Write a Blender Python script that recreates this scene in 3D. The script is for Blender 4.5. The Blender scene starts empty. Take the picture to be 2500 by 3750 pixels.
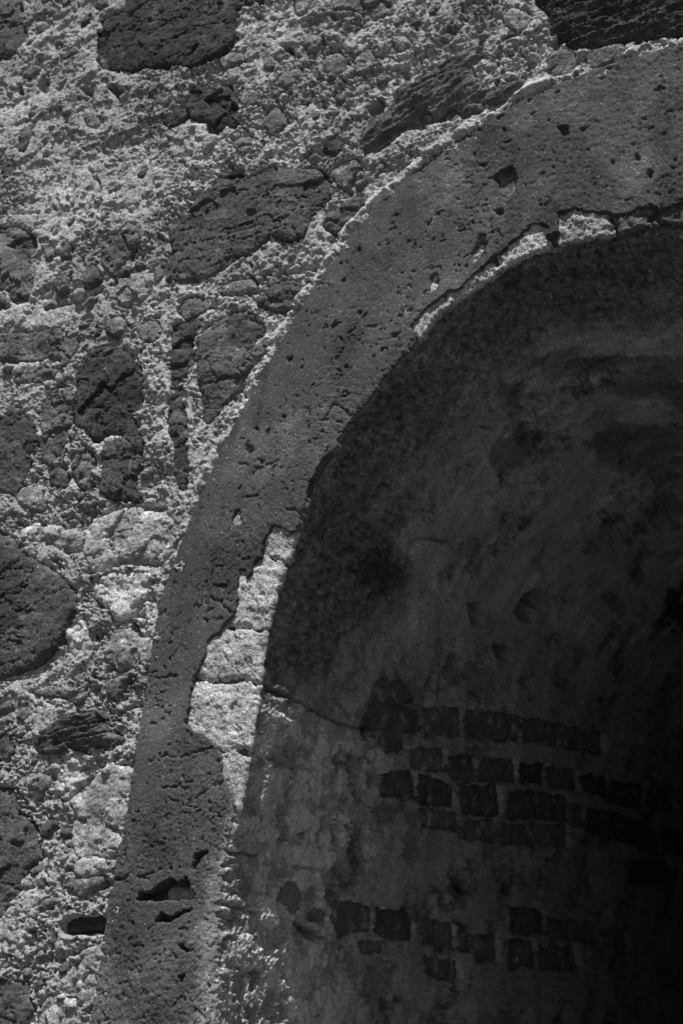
import bpy, math
import numpy as np
from mathutils import Matrix, Vector

# ---------------------------------------------------------------- camera, sky, sun, exposure
scene = bpy.context.scene
EYE = 1.6
CAM_Y = -2.6
YAW, PITCH, ROLL = math.radians(27), math.radians(16), math.radians(7)
cy_, sy_ = math.cos(YAW), math.sin(YAW)
fwd = Vector((-sy_ * math.cos(PITCH), cy_ * math.cos(PITCH), math.sin(PITCH)))
rgt0 = Vector((cy_, sy_, 0))
up0 = rgt0.cross(fwd)
rgt = rgt0 * math.cos(ROLL) + up0 * math.sin(ROLL)
upv = -rgt0 * math.sin(ROLL) + up0 * math.cos(ROLL)
cam_data = bpy.data.cameras.new("camera")
cam = bpy.data.objects.new("camera", cam_data)
scene.collection.objects.link(cam)
m = Matrix((rgt, upv, -fwd)).transposed().to_4x4()
m.translation = Vector((0, CAM_Y, EYE))
cam.matrix_world = m
cam_data.sensor_fit = 'HORIZONTAL'
cam_data.sensor_width = 24.0
cam_data.lens = 49.9
cam_data.clip_start = 0.05
cam_data.clip_end = 2000
cam_data.dof.use_dof = True
cam_data.dof.focus_distance = 3.02
cam_data.dof.aperture_fstop = 5.0
scene.camera = cam

SUN_DIR = Vector((0.014, -0.43, 0.90)).normalized()      # towards the sun
world = bpy.data.worlds.new("World")
scene.world = world
world.use_nodes = True
wn, wl = world.node_tree.nodes, world.node_tree.links
wn.clear()
sky = wn.new("ShaderNodeTexSky")
sky.sky_type = 'NISHITA'
sky.sun_disc = False
sky.sun_elevation = math.asin(SUN_DIR.z)
sky.sun_rotation = math.atan2(SUN_DIR.x, SUN_DIR.y)
grey = wn.new("ShaderNodeRGBToBW")                         # black-and-white photograph
bg = wn.new("ShaderNodeBackground")
bg.inputs["Strength"].default_value = 0.06
wo = wn.new("ShaderNodeOutputWorld")
wl.new(sky.outputs[0], grey.inputs[0])
wl.new(grey.outputs[0], bg.inputs["Color"])
wl.new(bg.outputs[0], wo.inputs[0])
sun_data = bpy.data.lights.new("sun", 'SUN')
sun_data.energy = 5.0
sun_data.angle = math.radians(0.53)
sun_data.color = (1, 1, 1)
sun = bpy.data.objects.new("sun", sun_data)
sun.rotation_euler = SUN_DIR.to_track_quat('Z', 'Y').to_euler()
sun.location = SUN_DIR * 30
scene.collection.objects.link(sun)
scene.view_settings.view_transform = 'Standard'
scene.view_settings.look = 'None'
scene.view_settings.exposure = 0.0
scene.view_settings.gamma = 1.0
scene.cycles.max_bounces = 8
scene.cycles.diffuse_bounces = 6

# ---------------------------------------------------------------- surveyed shapes, in metres
# wall and arch face: (x, z); vault: (length along the arch profile from the left foot, depth into the wall)
STONES=[(0.03,'s',[(-2.162,3.860),(-2.235,3.840),(-2.223,3.763),(-2.220,3.709),(-2.183,3.682),(-2.124,3.665),(-2.027,3.655),(-1.960,3.650),(-1.912,3.635),(-1.855,3.644),(-1.795,3.665),(-1.787,3.695),(-1.798,3.749),(-1.795,3.787),(-1.738,3.788),(-1.679,3.815),(-1.761,3.936),(-2.053,4.021),(-2.167,3.998)]),
(0.06,'g',[(-2.848,4.085),(-2.560,4.010),(-2.500,3.913),(-2.472,3.823),(-2.508,3.781),(-2.751,3.796),(-2.916,3.934)]),
(0.06,'g',[(-2.387,3.543),(-2.384,3.483),(-2.397,3.459),(-2.415,3.465),(-2.423,3.511),(-2.408,3.535)]),
(0.06,'g',[(-2.432,3.435),(-2.424,3.408),(-2.430,3.387),(-2.446,3.387),(-2.462,3.413),(-2.453,3.434)]),
(0.17,'g',[(-2.220,3.561),(-2.196,3.561),(-2.163,3.530),(-2.150,3.514),(-2.169,3.498),(-2.202,3.511),(-2.219,3.539)]),
(0.17,'g',[(-2.305,3.589),(-2.273,3.591),(-2.265,3.568),(-2.286,3.557)]),
(0.08,'g',[(-1.997,3.568),(-1.974,3.557),(-1.977,3.538),(-1.995,3.546)]),
(0.032,'g',[(-1.895,3.575),(-1.818,3.574),(-1.778,3.561),(-1.754,3.508),(-1.731,3.461),(-1.745,3.433),(-1.772,3.449),(-1.795,3.434),(-1.821,3.438),(-1.845,3.473),(-1.879,3.484),(-1.906,3.526)]),
(0.035,'g',[(-1.964,3.485),(-1.918,3.522),(-1.889,3.504),(-1.909,3.470),(-1.940,3.462)]),
(0.1,'g',[(-1.525,3.578),(-1.506,3.599),(-1.490,3.601),(-1.468,3.585),(-1.459,3.553),(-1.472,3.535),(-1.490,3.528),(-1.509,3.545)]),
(0.12,'g',[(-1.436,3.563),(-1.420,3.587),(-1.402,3.593),(-1.383,3.570),(-1.389,3.541),(-1.413,3.528),(-1.433,3.535)]),
(0.1,'g',[(-1.672,3.423),(-1.666,3.452),(-1.638,3.472),(-1.616,3.455),(-1.601,3.426),(-1.619,3.408),(-1.645,3.405),(-1.663,3.411)]),
(0.14,'g',[(-1.640,3.554),(-1.619,3.567),(-1.589,3.573),(-1.581,3.554),(-1.594,3.536),(-1.616,3.526),(-1.638,3.540)]),
(0.14,'g',[(-1.574,3.659),(-1.551,3.662),(-1.533,3.648),(-1.543,3.626),(-1.566,3.620),(-1.575,3.639)]),
(0.13,'g',[(-1.822,3.645),(-1.791,3.654),(-1.755,3.647),(-1.748,3.625),(-1.774,3.615),(-1.806,3.614)]),
(0.14,'g',[(-1.691,3.618),(-1.671,3.622),(-1.646,3.593),(-1.654,3.581),(-1.683,3.589)]),
(0.09,'g',[(-1.742,3.389),(-1.720,3.403),(-1.699,3.403),(-1.689,3.382),(-1.703,3.360),(-1.727,3.364)]),
(0.14,'g',[(-1.635,3.802),(-1.568,3.788),(-1.591,3.733),(-1.607,3.727),(-1.627,3.754)]),
(0.13,'g',[(-1.527,3.779),(-1.376,3.755),(-1.362,3.687),(-1.399,3.678),(-1.421,3.699),(-1.460,3.720),(-1.513,3.724)]),
(0.12,'g',[(-1.460,3.277),(-1.418,3.294),(-1.396,3.297),(-1.387,3.273),(-1.405,3.244),(-1.415,3.223),(-1.439,3.236),(-1.458,3.261)]),
(0.035,'g',[(-1.489,3.349),(-1.455,3.357),(-1.437,3.345),(-1.438,3.326),(-1.457,3.322),(-1.484,3.335)]),  # a dark hollow, its shade painted as a dark stone
(0.075,'l33',[(-1.115,3.553),(-1.123,3.525),(-1.130,3.486),(-1.106,3.454),(-1.077,3.426),(-1.106,3.403),(-1.142,3.392),(-1.182,3.370),(-1.223,3.354),(-1.277,3.356),(-1.327,3.312),(-1.371,3.307),(-1.406,3.318),(-1.393,3.350),(-1.376,3.394),(-1.323,3.421),(-1.307,3.470),(-1.254,3.490),(-1.209,3.523),(-1.162,3.538)]),
(0.08,'l30',[(-1.082,3.416),(-1.052,3.433),(-1.022,3.445),(-1.007,3.442),(-1.009,3.415),(-1.039,3.397),(-1.074,3.392),(-1.096,3.401)]),
(0.045,'l20',[(-1.142,3.377),(-1.131,3.391),(-1.102,3.393),(-1.097,3.381),(-1.118,3.376),(-1.132,3.367)]),
(0.17,'g',[(-1.345,3.620),(-1.313,3.614),(-1.297,3.594),(-1.307,3.586),(-1.325,3.586),(-1.340,3.602)]),
(0.19,'g',[(-1.070,3.627),(-1.043,3.638),(-1.021,3.627),(-0.996,3.596),(-1.009,3.582),(-1.028,3.570),(-1.051,3.594)]),
(0.085,'g',[(-0.950,3.492),(-0.935,3.508),(-0.912,3.507),(-0.892,3.494),(-0.881,3.464),(-0.888,3.441),(-0.912,3.436),(-0.935,3.443),(-0.951,3.464)]),
(0.034,'l12',[(-0.994,3.650),(-0.953,3.596),(-0.945,3.555),(-0.907,3.514),(-0.891,3.503),(-0.837,3.501),(-0.779,3.502),(-0.731,3.498),(-0.684,3.495),(-0.652,3.494),(-0.546,3.496),(-0.454,3.509),(-0.467,3.657),(-0.697,3.736),(-1.021,3.791)]),
(0.08,'g',[(-0.863,3.479),(-0.850,3.487),(-0.816,3.499),(-0.781,3.496),(-0.777,3.474),(-0.797,3.462),(-0.810,3.454),(-0.842,3.449),(-0.857,3.459)]),
(0.085,'g',[(-2.535,3.241),(-2.403,3.233),(-2.364,3.239),(-2.331,3.214),(-2.303,3.197),(-2.292,3.164),(-2.297,3.134),(-2.286,3.098),(-2.287,3.050),(-2.287,3.016),(-2.325,3.012),(-2.343,3.024),(-2.365,3.050),(-2.490,3.104),(-2.570,3.165)]),
(0.07,'g',[(-2.505,3.084),(-2.374,3.041),(-2.354,3.022),(-2.346,3.004),(-2.480,3.012),(-2.524,3.044)]),
(0.07,'g',[(-2.029,3.187),(-2.009,3.198),(-1.985,3.185),(-1.975,3.154),(-1.984,3.121),(-2.006,3.107),(-2.024,3.085),(-2.038,3.067),(-2.060,3.082),(-2.080,3.111),(-2.082,3.138),(-2.074,3.175),(-2.045,3.175)]),
(0.07,'g',[(-2.215,3.146),(-2.192,3.164),(-2.179,3.156),(-2.185,3.129),(-2.207,3.128)]),
(0.08,'g',[(-2.210,3.050),(-2.210,3.070),(-2.189,3.078),(-2.172,3.066),(-2.174,3.040),(-2.191,3.031)]),
(0.045,'g',[(-2.126,3.082),(-2.103,3.097),(-2.082,3.081),(-2.073,3.057),(-2.089,3.045),(-2.107,3.040),(-2.125,3.055)]),
(0.08,'g',[(-2.264,3.158),(-2.242,3.162),(-2.232,3.137),(-2.250,3.129)]),
(0.24,'g',[(-2.016,3.025),(-2.009,3.047),(-1.971,3.054),(-1.939,3.074),(-1.914,3.055),(-1.909,3.028),(-1.925,3.000),(-1.953,2.980),(-1.993,2.983),(-2.015,3.002)]),
(0.05,'g',[(-2.030,3.063),(-2.008,3.077),(-1.998,3.083),(-1.992,3.069),(-2.006,3.050),(-2.019,3.043)]),
(0.09,'g',[(-1.913,3.068),(-1.892,3.085),(-1.881,3.078),(-1.881,3.045),(-1.896,3.030),(-1.906,3.041)]),
(0.09,'g',[(-2.031,2.934),(-2.007,2.942),(-1.990,2.947),(-1.979,2.927),(-1.979,2.908),(-1.998,2.896),(-2.022,2.911)]),
(0.13,'g',[(-1.944,2.911),(-1.911,2.925),(-1.880,2.925),(-1.862,2.902),(-1.865,2.880),(-1.884,2.872),(-1.918,2.884)]),
(0.08,'g',[(-2.462,2.938),(-2.306,2.930),(-2.248,2.928),(-2.209,2.939),(-2.165,2.925),(-2.154,2.911),(-2.138,2.903),(-2.115,2.902),(-2.107,2.882),(-2.124,2.837),(-2.140,2.825),(-2.148,2.845),(-2.186,2.851),(-2.211,2.846),(-2.273,2.851),(-2.451,2.863),(-2.490,2.895)]),
(0.09,'g',[(-2.284,2.815),(-2.258,2.833),(-2.200,2.829),(-2.143,2.822),(-2.162,2.807),(-2.195,2.790),(-2.247,2.783),(-2.275,2.792)]),
(0.033,'g',[(-2.075,2.842),(-2.047,2.863),(-1.990,2.865),(-1.942,2.844),(-1.925,2.821),(-1.896,2.802),(-1.895,2.763),(-1.894,2.724),(-1.898,2.680),(-1.885,2.641),(-1.866,2.608),(-1.867,2.581),(-1.927,2.637),(-1.977,2.639),(-1.986,2.623),(-2.012,2.624),(-2.037,2.653),(-2.064,2.660),(-2.077,2.694),(-2.097,2.729),(-2.078,2.762),(-2.093,2.803)]),
(0.042,'s',[(-1.972,2.612),(-1.926,2.632),(-1.884,2.603),(-1.860,2.572),(-1.872,2.543),(-1.870,2.501),(-1.848,2.479),(-1.877,2.469),(-1.909,2.480),(-1.934,2.481),(-1.960,2.492),(-1.960,2.535),(-1.971,2.579)]),
(0.085,'g',[(-2.181,2.722),(-2.159,2.759),(-2.111,2.773),(-2.096,2.740),(-2.095,2.699),(-2.076,2.676),(-2.109,2.661),(-2.083,2.641),(-2.090,2.604),(-2.114,2.580),(-2.124,2.562),(-2.150,2.581),(-2.159,2.607),(-2.154,2.647),(-2.175,2.680)]),
(0.045,'s',[(-2.285,2.734),(-2.251,2.719),(-2.224,2.698),(-2.202,2.681),(-2.182,2.658),(-2.169,2.632),(-2.178,2.607),(-2.183,2.582),(-2.188,2.551),(-2.195,2.520),(-2.211,2.493),(-2.258,2.500),(-2.365,2.506),(-2.475,2.592),(-2.400,2.717),(-2.291,2.695)]),
(0.09,'g',[(-2.060,2.597),(-2.026,2.608),(-2.001,2.589),(-1.991,2.558),(-1.997,2.533),(-2.005,2.503),(-2.027,2.510),(-2.050,2.535),(-2.060,2.566)]),
(0.05,'g',[(-2.113,2.543),(-2.095,2.561),(-2.061,2.535),(-2.062,2.508),(-2.088,2.511),(-2.108,2.521)]),
(0.19,'g',[(-2.202,2.483),(-2.193,2.511),(-2.143,2.516),(-2.124,2.512),(-2.102,2.490),(-2.112,2.457),(-2.125,2.451),(-2.164,2.461),(-2.196,2.474)]),
(0.05,'g',[(-1.833,2.893),(-1.798,2.902),(-1.773,2.866),(-1.775,2.838),(-1.764,2.810),(-1.776,2.778),(-1.783,2.745),(-1.807,2.747),(-1.819,2.797)]),
(0.05,'g',[(-1.809,2.725),(-1.781,2.734),(-1.768,2.695),(-1.754,2.652),(-1.743,2.619),(-1.751,2.598),(-1.776,2.604),(-1.791,2.626),(-1.803,2.675)]),
(0.042,'g',[(-1.774,2.594),(-1.745,2.598),(-1.736,2.560),(-1.727,2.529),(-1.733,2.492),(-1.751,2.514),(-1.765,2.546)]),
(0.065,'g',[(-1.736,2.895),(-1.693,2.917),(-1.675,2.931),(-1.634,2.938),(-1.614,2.913),(-1.585,2.896),(-1.582,2.877),(-1.595,2.857),(-1.603,2.821),(-1.607,2.788),(-1.619,2.758),(-1.645,2.721),(-1.662,2.686),(-1.689,2.651),(-1.708,2.658),(-1.725,2.719),(-1.741,2.766),(-1.752,2.812),(-1.754,2.865)]),
(0.06,'g',[(-1.460,3.131),(-1.452,3.165),(-1.422,3.177),(-1.390,3.199),(-1.355,3.191),(-1.367,3.164),(-1.387,3.151),(-1.406,3.125),(-1.425,3.109)]),
(0.05,'g',[(-1.614,2.957),(-1.595,2.980),(-1.572,2.999),(-1.537,3.002),(-1.507,2.990),(-1.506,2.962),(-1.514,2.929),(-1.555,2.931),(-1.598,2.940)]),
(0.16,'g',[(-1.723,2.988),(-1.698,3.008),(-1.665,3.011),(-1.632,3.011),(-1.625,2.989),(-1.650,2.982),(-1.676,2.975),(-1.697,2.983)]),
(0.09,'g',[(-1.814,2.974),(-1.794,2.982),(-1.763,2.976),(-1.740,2.961),(-1.735,2.948),(-1.766,2.932),(-1.798,2.922),(-1.822,2.943)]),
(0.045,'g',[(-1.833,2.909),(-1.790,2.915),(-1.757,2.922),(-1.745,2.908),(-1.763,2.878),(-1.804,2.878)]),  # another hollow, shade given as dark stone colour
(0.052,'g',[(-1.896,3.182),(-1.850,3.206),(-1.821,3.250),(-1.771,3.286),(-1.763,3.315),(-1.681,3.298),(-1.630,3.314),(-1.562,3.293),(-1.503,3.291),(-1.458,3.250),(-1.438,3.225),(-1.462,3.200),(-1.497,3.164),(-1.508,3.115),(-1.529,3.106),(-1.540,3.101),(-1.596,3.125),(-1.627,3.100),(-1.676,3.070),(-1.713,3.046),(-1.788,3.025),(-1.869,3.026),(-1.881,3.080),(-1.872,3.114),(-1.891,3.152)]),
(0.11,'g',[(-1.599,2.835),(-1.585,2.850),(-1.560,2.857),(-1.561,2.839),(-1.570,2.818),(-1.588,2.807),(-1.601,2.817)]),
(0.27,'g',[(-1.988,2.422),(-1.923,2.442),(-1.859,2.461),(-1.805,2.440),(-1.772,2.439),(-1.733,2.404),(-1.716,2.381),(-1.727,2.347),(-1.752,2.324),(-1.833,2.319),(-1.899,2.318),(-1.948,2.307),(-1.977,2.348),(-1.986,2.392)]),
(0.3,'g',[(-2.176,2.403),(-2.137,2.421),(-2.092,2.414),(-1.987,2.398),(-1.986,2.377),(-1.993,2.360),(-2.024,2.360),(-2.060,2.363),(-2.073,2.375),(-2.120,2.378),(-2.161,2.385)]),
(0.045,'g',[(-2.432,2.406),(-2.207,2.393),(-2.159,2.355),(-2.108,2.328),(-2.064,2.302),(-2.015,2.276),(-1.992,2.255),(-1.973,2.219),(-1.987,2.168),(-2.002,2.127),(-2.039,2.095),(-2.082,2.068),(-2.152,2.040),(-2.303,2.024),(-2.544,2.169)]),
(0.4,'g',[(-1.938,2.276),(-1.897,2.305),(-1.782,2.296),(-1.778,2.257),(-1.790,2.234),(-1.809,2.209),(-1.841,2.188),(-1.865,2.194),(-1.884,2.224),(-1.928,2.244)]),
(0.4,'g',[(-1.986,2.160),(-1.960,2.183),(-1.937,2.187),(-1.931,2.156),(-1.914,2.136),(-1.920,2.116),(-1.942,2.093),(-1.973,2.115),(-1.988,2.137)]),
(0.2,'g',[(-1.875,2.162),(-1.821,2.172),(-1.786,2.156),(-1.783,2.126),(-1.783,2.090),(-1.826,2.078),(-1.866,2.096),(-1.880,2.117),(-1.864,2.140)]),
(0.36,'g',[(-1.784,2.148),(-1.753,2.151),(-1.744,2.138),(-1.744,2.105),(-1.768,2.093),(-1.781,2.115)]),
(0.048,'l15',[(-1.992,1.933),(-1.967,1.956),(-1.917,1.972),(-1.879,1.980),(-1.842,1.973),(-1.841,1.952),(-1.824,1.931),(-1.775,1.928),(-1.803,1.911),(-1.850,1.903),(-1.880,1.890),(-1.928,1.896),(-1.978,1.882),(-2.005,1.883),(-2.019,1.901),(-2.010,1.918)]),
(0.055,'g',[(-2.214,1.927),(-2.103,1.922),(-2.074,1.898),(-2.072,1.876),(-2.090,1.864),(-2.202,1.846),(-2.245,1.876)]),
(0.075,'g',[(-1.855,2.041),(-1.829,2.058),(-1.797,2.062),(-1.811,2.034),(-1.823,2.012),(-1.843,2.014)]),
(0.11,'g',[(-2.049,2.019),(-2.004,2.032),(-1.935,2.027),(-1.952,2.012),(-2.006,2.010),(-2.040,2.011)]),
(0.2,'g',[(-2.032,1.819),(-2.012,1.834),(-1.989,1.837),(-1.963,1.827),(-1.963,1.811),(-1.980,1.797),(-2.004,1.802),(-2.026,1.808)]),
(0.055,'g',[(-2.191,1.789),(-2.075,1.798),(-2.050,1.794),(-2.037,1.768),(-2.021,1.742),(-1.991,1.726),(-1.975,1.698),(-1.966,1.673),(-1.952,1.656),(-1.977,1.633),(-1.994,1.603),(-1.992,1.579),(-2.013,1.557),(-2.025,1.522),(-2.110,1.482),(-2.288,1.588)]),
(0.3,'g',[(-1.898,1.783),(-1.864,1.812),(-1.839,1.845),(-1.811,1.866),(-1.763,1.866),(-1.746,1.857),(-1.751,1.820),(-1.745,1.769),(-1.752,1.727),(-1.749,1.692),(-1.786,1.673),(-1.811,1.676),(-1.860,1.666),(-1.882,1.693),(-1.884,1.732),(-1.879,1.758)]),
(0.28,'g',[(-1.863,1.648),(-1.841,1.663),(-1.810,1.668),(-1.787,1.665),(-1.781,1.648),(-1.800,1.634),(-1.830,1.628),(-1.854,1.634)]),
(0.1,'g',[(-1.868,1.609),(-1.827,1.626),(-1.781,1.633),(-1.784,1.615),(-1.809,1.603),(-1.835,1.587),(-1.865,1.595)]),
(0.07,'g',[(-1.912,1.714),(-1.892,1.723),(-1.886,1.713),(-1.897,1.705)]),
(0.07,'g',[(-1.972,1.625),(-1.952,1.638),(-1.946,1.628),(-1.960,1.616)]),
(0.07,'g',[(-1.947,1.602),(-1.938,1.618),(-1.933,1.598),(-1.941,1.590)]),
(0.055,'g',[(-2.162,1.384),(-1.968,1.398),(-1.932,1.390),(-1.921,1.369),(-1.900,1.350),(-1.916,1.318),(-1.918,1.278),(-2.122,1.250),(-2.206,1.294)]),
(0.27,'g',[(-1.894,1.351),(-1.867,1.380),(-1.829,1.385),(-1.802,1.363),(-1.801,1.334),(-1.809,1.293),(-1.880,1.283)]),
(0.24,'g',[(-1.805,1.475),(-1.761,1.500),(-1.747,1.460),(-1.754,1.412),(-1.780,1.366),(-1.801,1.371),(-1.799,1.428)])]
SLOT_BRICK=[(-1.870,1.526),(-1.850,1.540),(-1.811,1.547),(-1.762,1.552),(-1.756,1.526),(-1.806,1.524),(-1.835,1.511),(-1.862,1.506)]
HOLES=[(0.045,[(-2.161,3.624),(-2.133,3.629),(-2.110,3.609),(-2.084,3.595),(-2.105,3.586),(-2.112,3.562),(-2.124,3.564),(-2.142,3.596)]),
(0.025,[(-2.402,3.665),(-2.388,3.697),(-2.359,3.673),(-2.357,3.646),(-2.365,3.629),(-2.395,3.653)]),
(0.025,[(-2.471,3.681),(-2.456,3.678),(-2.443,3.645),(-2.461,3.652)]),
(0.02,[(-2.323,3.637),(-2.305,3.668),(-2.297,3.659),(-2.313,3.628)]),
(0.02,[(-2.246,3.631),(-2.214,3.626),(-2.209,3.603),(-2.238,3.612)]),
(0.035,[(-1.648,3.652),(-1.627,3.652),(-1.615,3.636),(-1.617,3.628),(-1.639,3.637)]),
(0.03,[(-1.388,3.429),(-1.371,3.445),(-1.351,3.455),(-1.341,3.434),(-1.348,3.409),(-1.372,3.407)]),
(0.02,[(-1.316,3.535),(-1.298,3.538),(-1.293,3.498),(-1.305,3.493)]),
(0.02,[(-2.058,2.359),(-1.989,2.357),(-1.979,2.351),(-2.007,2.343),(-2.032,2.346)]),
(0.02,[(-1.957,2.299),(-1.938,2.310),(-1.902,2.314),(-1.904,2.307),(-1.929,2.297)]),
(0.02,[(-1.928,2.241),(-1.897,2.239),(-1.880,2.219),(-1.899,2.213),(-1.921,2.221)]),
(0.018,[(-1.930,2.167),(-1.893,2.165),(-1.885,2.145),(-1.907,2.139),(-1.928,2.150)]),
(0.02,[(-1.903,2.067),(-1.890,2.067),(-1.884,2.056),(-1.897,2.056)]),
(0.025,[(-1.865,1.640),(-1.848,1.637),(-1.850,1.630),(-1.863,1.630)]),
(0.045,[(-1.874,1.528),(-1.854,1.543),(-1.811,1.550),(-1.758,1.557),(-1.751,1.518),(-1.803,1.508),(-1.839,1.504),(-1.865,1.503)]),
(0.02,[(-1.955,1.502),(-1.930,1.509),(-1.920,1.490),(-1.908,1.479),(-1.925,1.485)]),
(0.02,[(-1.833,1.473),(-1.809,1.476),(-1.810,1.468),(-1.825,1.465)])]
SLITS=[(0.004,0.02,[(-2.165,3.376),(-2.147,3.353),(-2.127,3.329),(-2.119,3.308)]),
(0.004,0.02,[(-2.135,3.425),(-2.134,3.457),(-2.120,3.487)]),
(0.005,0.02,[(-2.360,3.834),(-2.342,3.846),(-2.313,3.859)]),
(0.004,0.015,[(-2.380,3.273),(-2.344,3.272),(-2.303,3.267)]),
(0.005,0.02,[(-2.217,2.993),(-2.181,3.003),(-2.108,3.010),(-2.068,3.030)]),
(0.004,0.02,[(-1.975,2.982),(-1.938,2.975),(-1.910,3.012)]),
(0.004,0.02,[(-1.707,2.982),(-1.679,2.975),(-1.650,2.982),(-1.608,2.984)]),
(0.004,0.02,[(-1.786,2.934),(-1.744,2.943),(-1.702,2.955)]),
(0.004,0.02,[(-1.598,2.938),(-1.555,2.930),(-1.514,2.929)]),
(0.004,0.018,[(-1.569,3.024),(-1.521,3.022),(-1.475,3.033)]),
(0.005,0.025,[(-1.163,3.527),(-1.134,3.538),(-1.115,3.561)]),
(0.004,0.02,[(-0.996,3.491),(-0.992,3.522)]),
(0.004,0.02,[(-1.017,3.639),(-0.997,3.609)]),
(0.005,0.02,[(-1.959,2.302),(-1.930,2.310),(-1.901,2.315)]),
(0.004,0.02,[(-1.769,2.206),(-1.771,2.232),(-1.755,2.251)]),
(0.004,0.02,[(-1.824,2.186),(-1.803,2.197),(-1.785,2.203)]),
(0.004,0.015,[(-1.859,2.079),(-1.820,2.080),(-1.786,2.087)]),
(0.005,0.02,[(-1.807,1.980),(-1.772,1.995),(-1.747,2.002)]),
(0.004,0.02,[(-1.904,1.783),(-1.884,1.811),(-1.857,1.839)]),
(0.005,0.02,[(-1.783,1.613),(-1.754,1.625),(-1.713,1.637)]),
(0.004,0.015,[(-1.800,1.425),(-1.804,1.459),(-1.797,1.492)]),
(0.005,0.018,[(-1.814,1.348),(-1.809,1.385),(-1.812,1.414)])]
BREAK_LOW=[(-1.420,2.393),(-1.429,2.388),(-1.460,2.398),(-1.469,2.401),(-1.482,2.404),(-1.488,2.385),(-1.500,2.366),(-1.499,2.335),(-1.510,2.333),(-1.519,2.291),(-1.528,2.286),(-1.533,2.302),(-1.549,2.305),(-1.547,2.275),(-1.544,2.237),(-1.546,2.209),(-1.559,2.196),(-1.576,2.171),(-1.589,2.157),(-1.605,2.143),(-1.601,2.117),(-1.615,2.092),(-1.623,2.065),(-1.625,2.041),(-1.628,2.040),(-1.626,2.008),(-1.629,1.974),(-1.631,1.968),(-1.616,1.954),(-1.571,1.938),(-1.552,1.928),(-1.536,1.906),(-1.525,1.892),(-1.524,1.869),(-1.502,1.843),(-1.486,1.831),(-1.471,1.807),(-1.454,1.794)]
BREAK_UP=[(-1.205,2.854),(-1.173,2.893),(-1.154,2.907),(-1.126,2.930),(-1.095,2.925),(-1.078,2.952),(-1.055,2.975),(-1.033,2.999),(-1.005,3.022),(-0.973,3.044),(-0.951,3.073),(-0.926,3.073),(-0.911,3.058),(-0.913,3.033),(-0.888,3.045),(-0.894,3.092),(-0.847,3.097),(-0.808,3.082),(-0.784,3.079),(-0.761,3.069),(-0.734,3.078),(-0.698,3.084),(-0.674,3.071),(-0.631,3.081),(-0.591,3.086)]
BREAK_MID=[(-1.401,2.450),(-1.398,2.484),(-1.388,2.509),(-1.384,2.534),(-1.366,2.556),(-1.343,2.575),(-1.323,2.592),(-1.309,2.606)]
BREAK_BITS=[(-1.276,2.792),(-1.252,2.816),(-1.238,2.831),(-1.219,2.840),(-1.205,2.854)]
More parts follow.
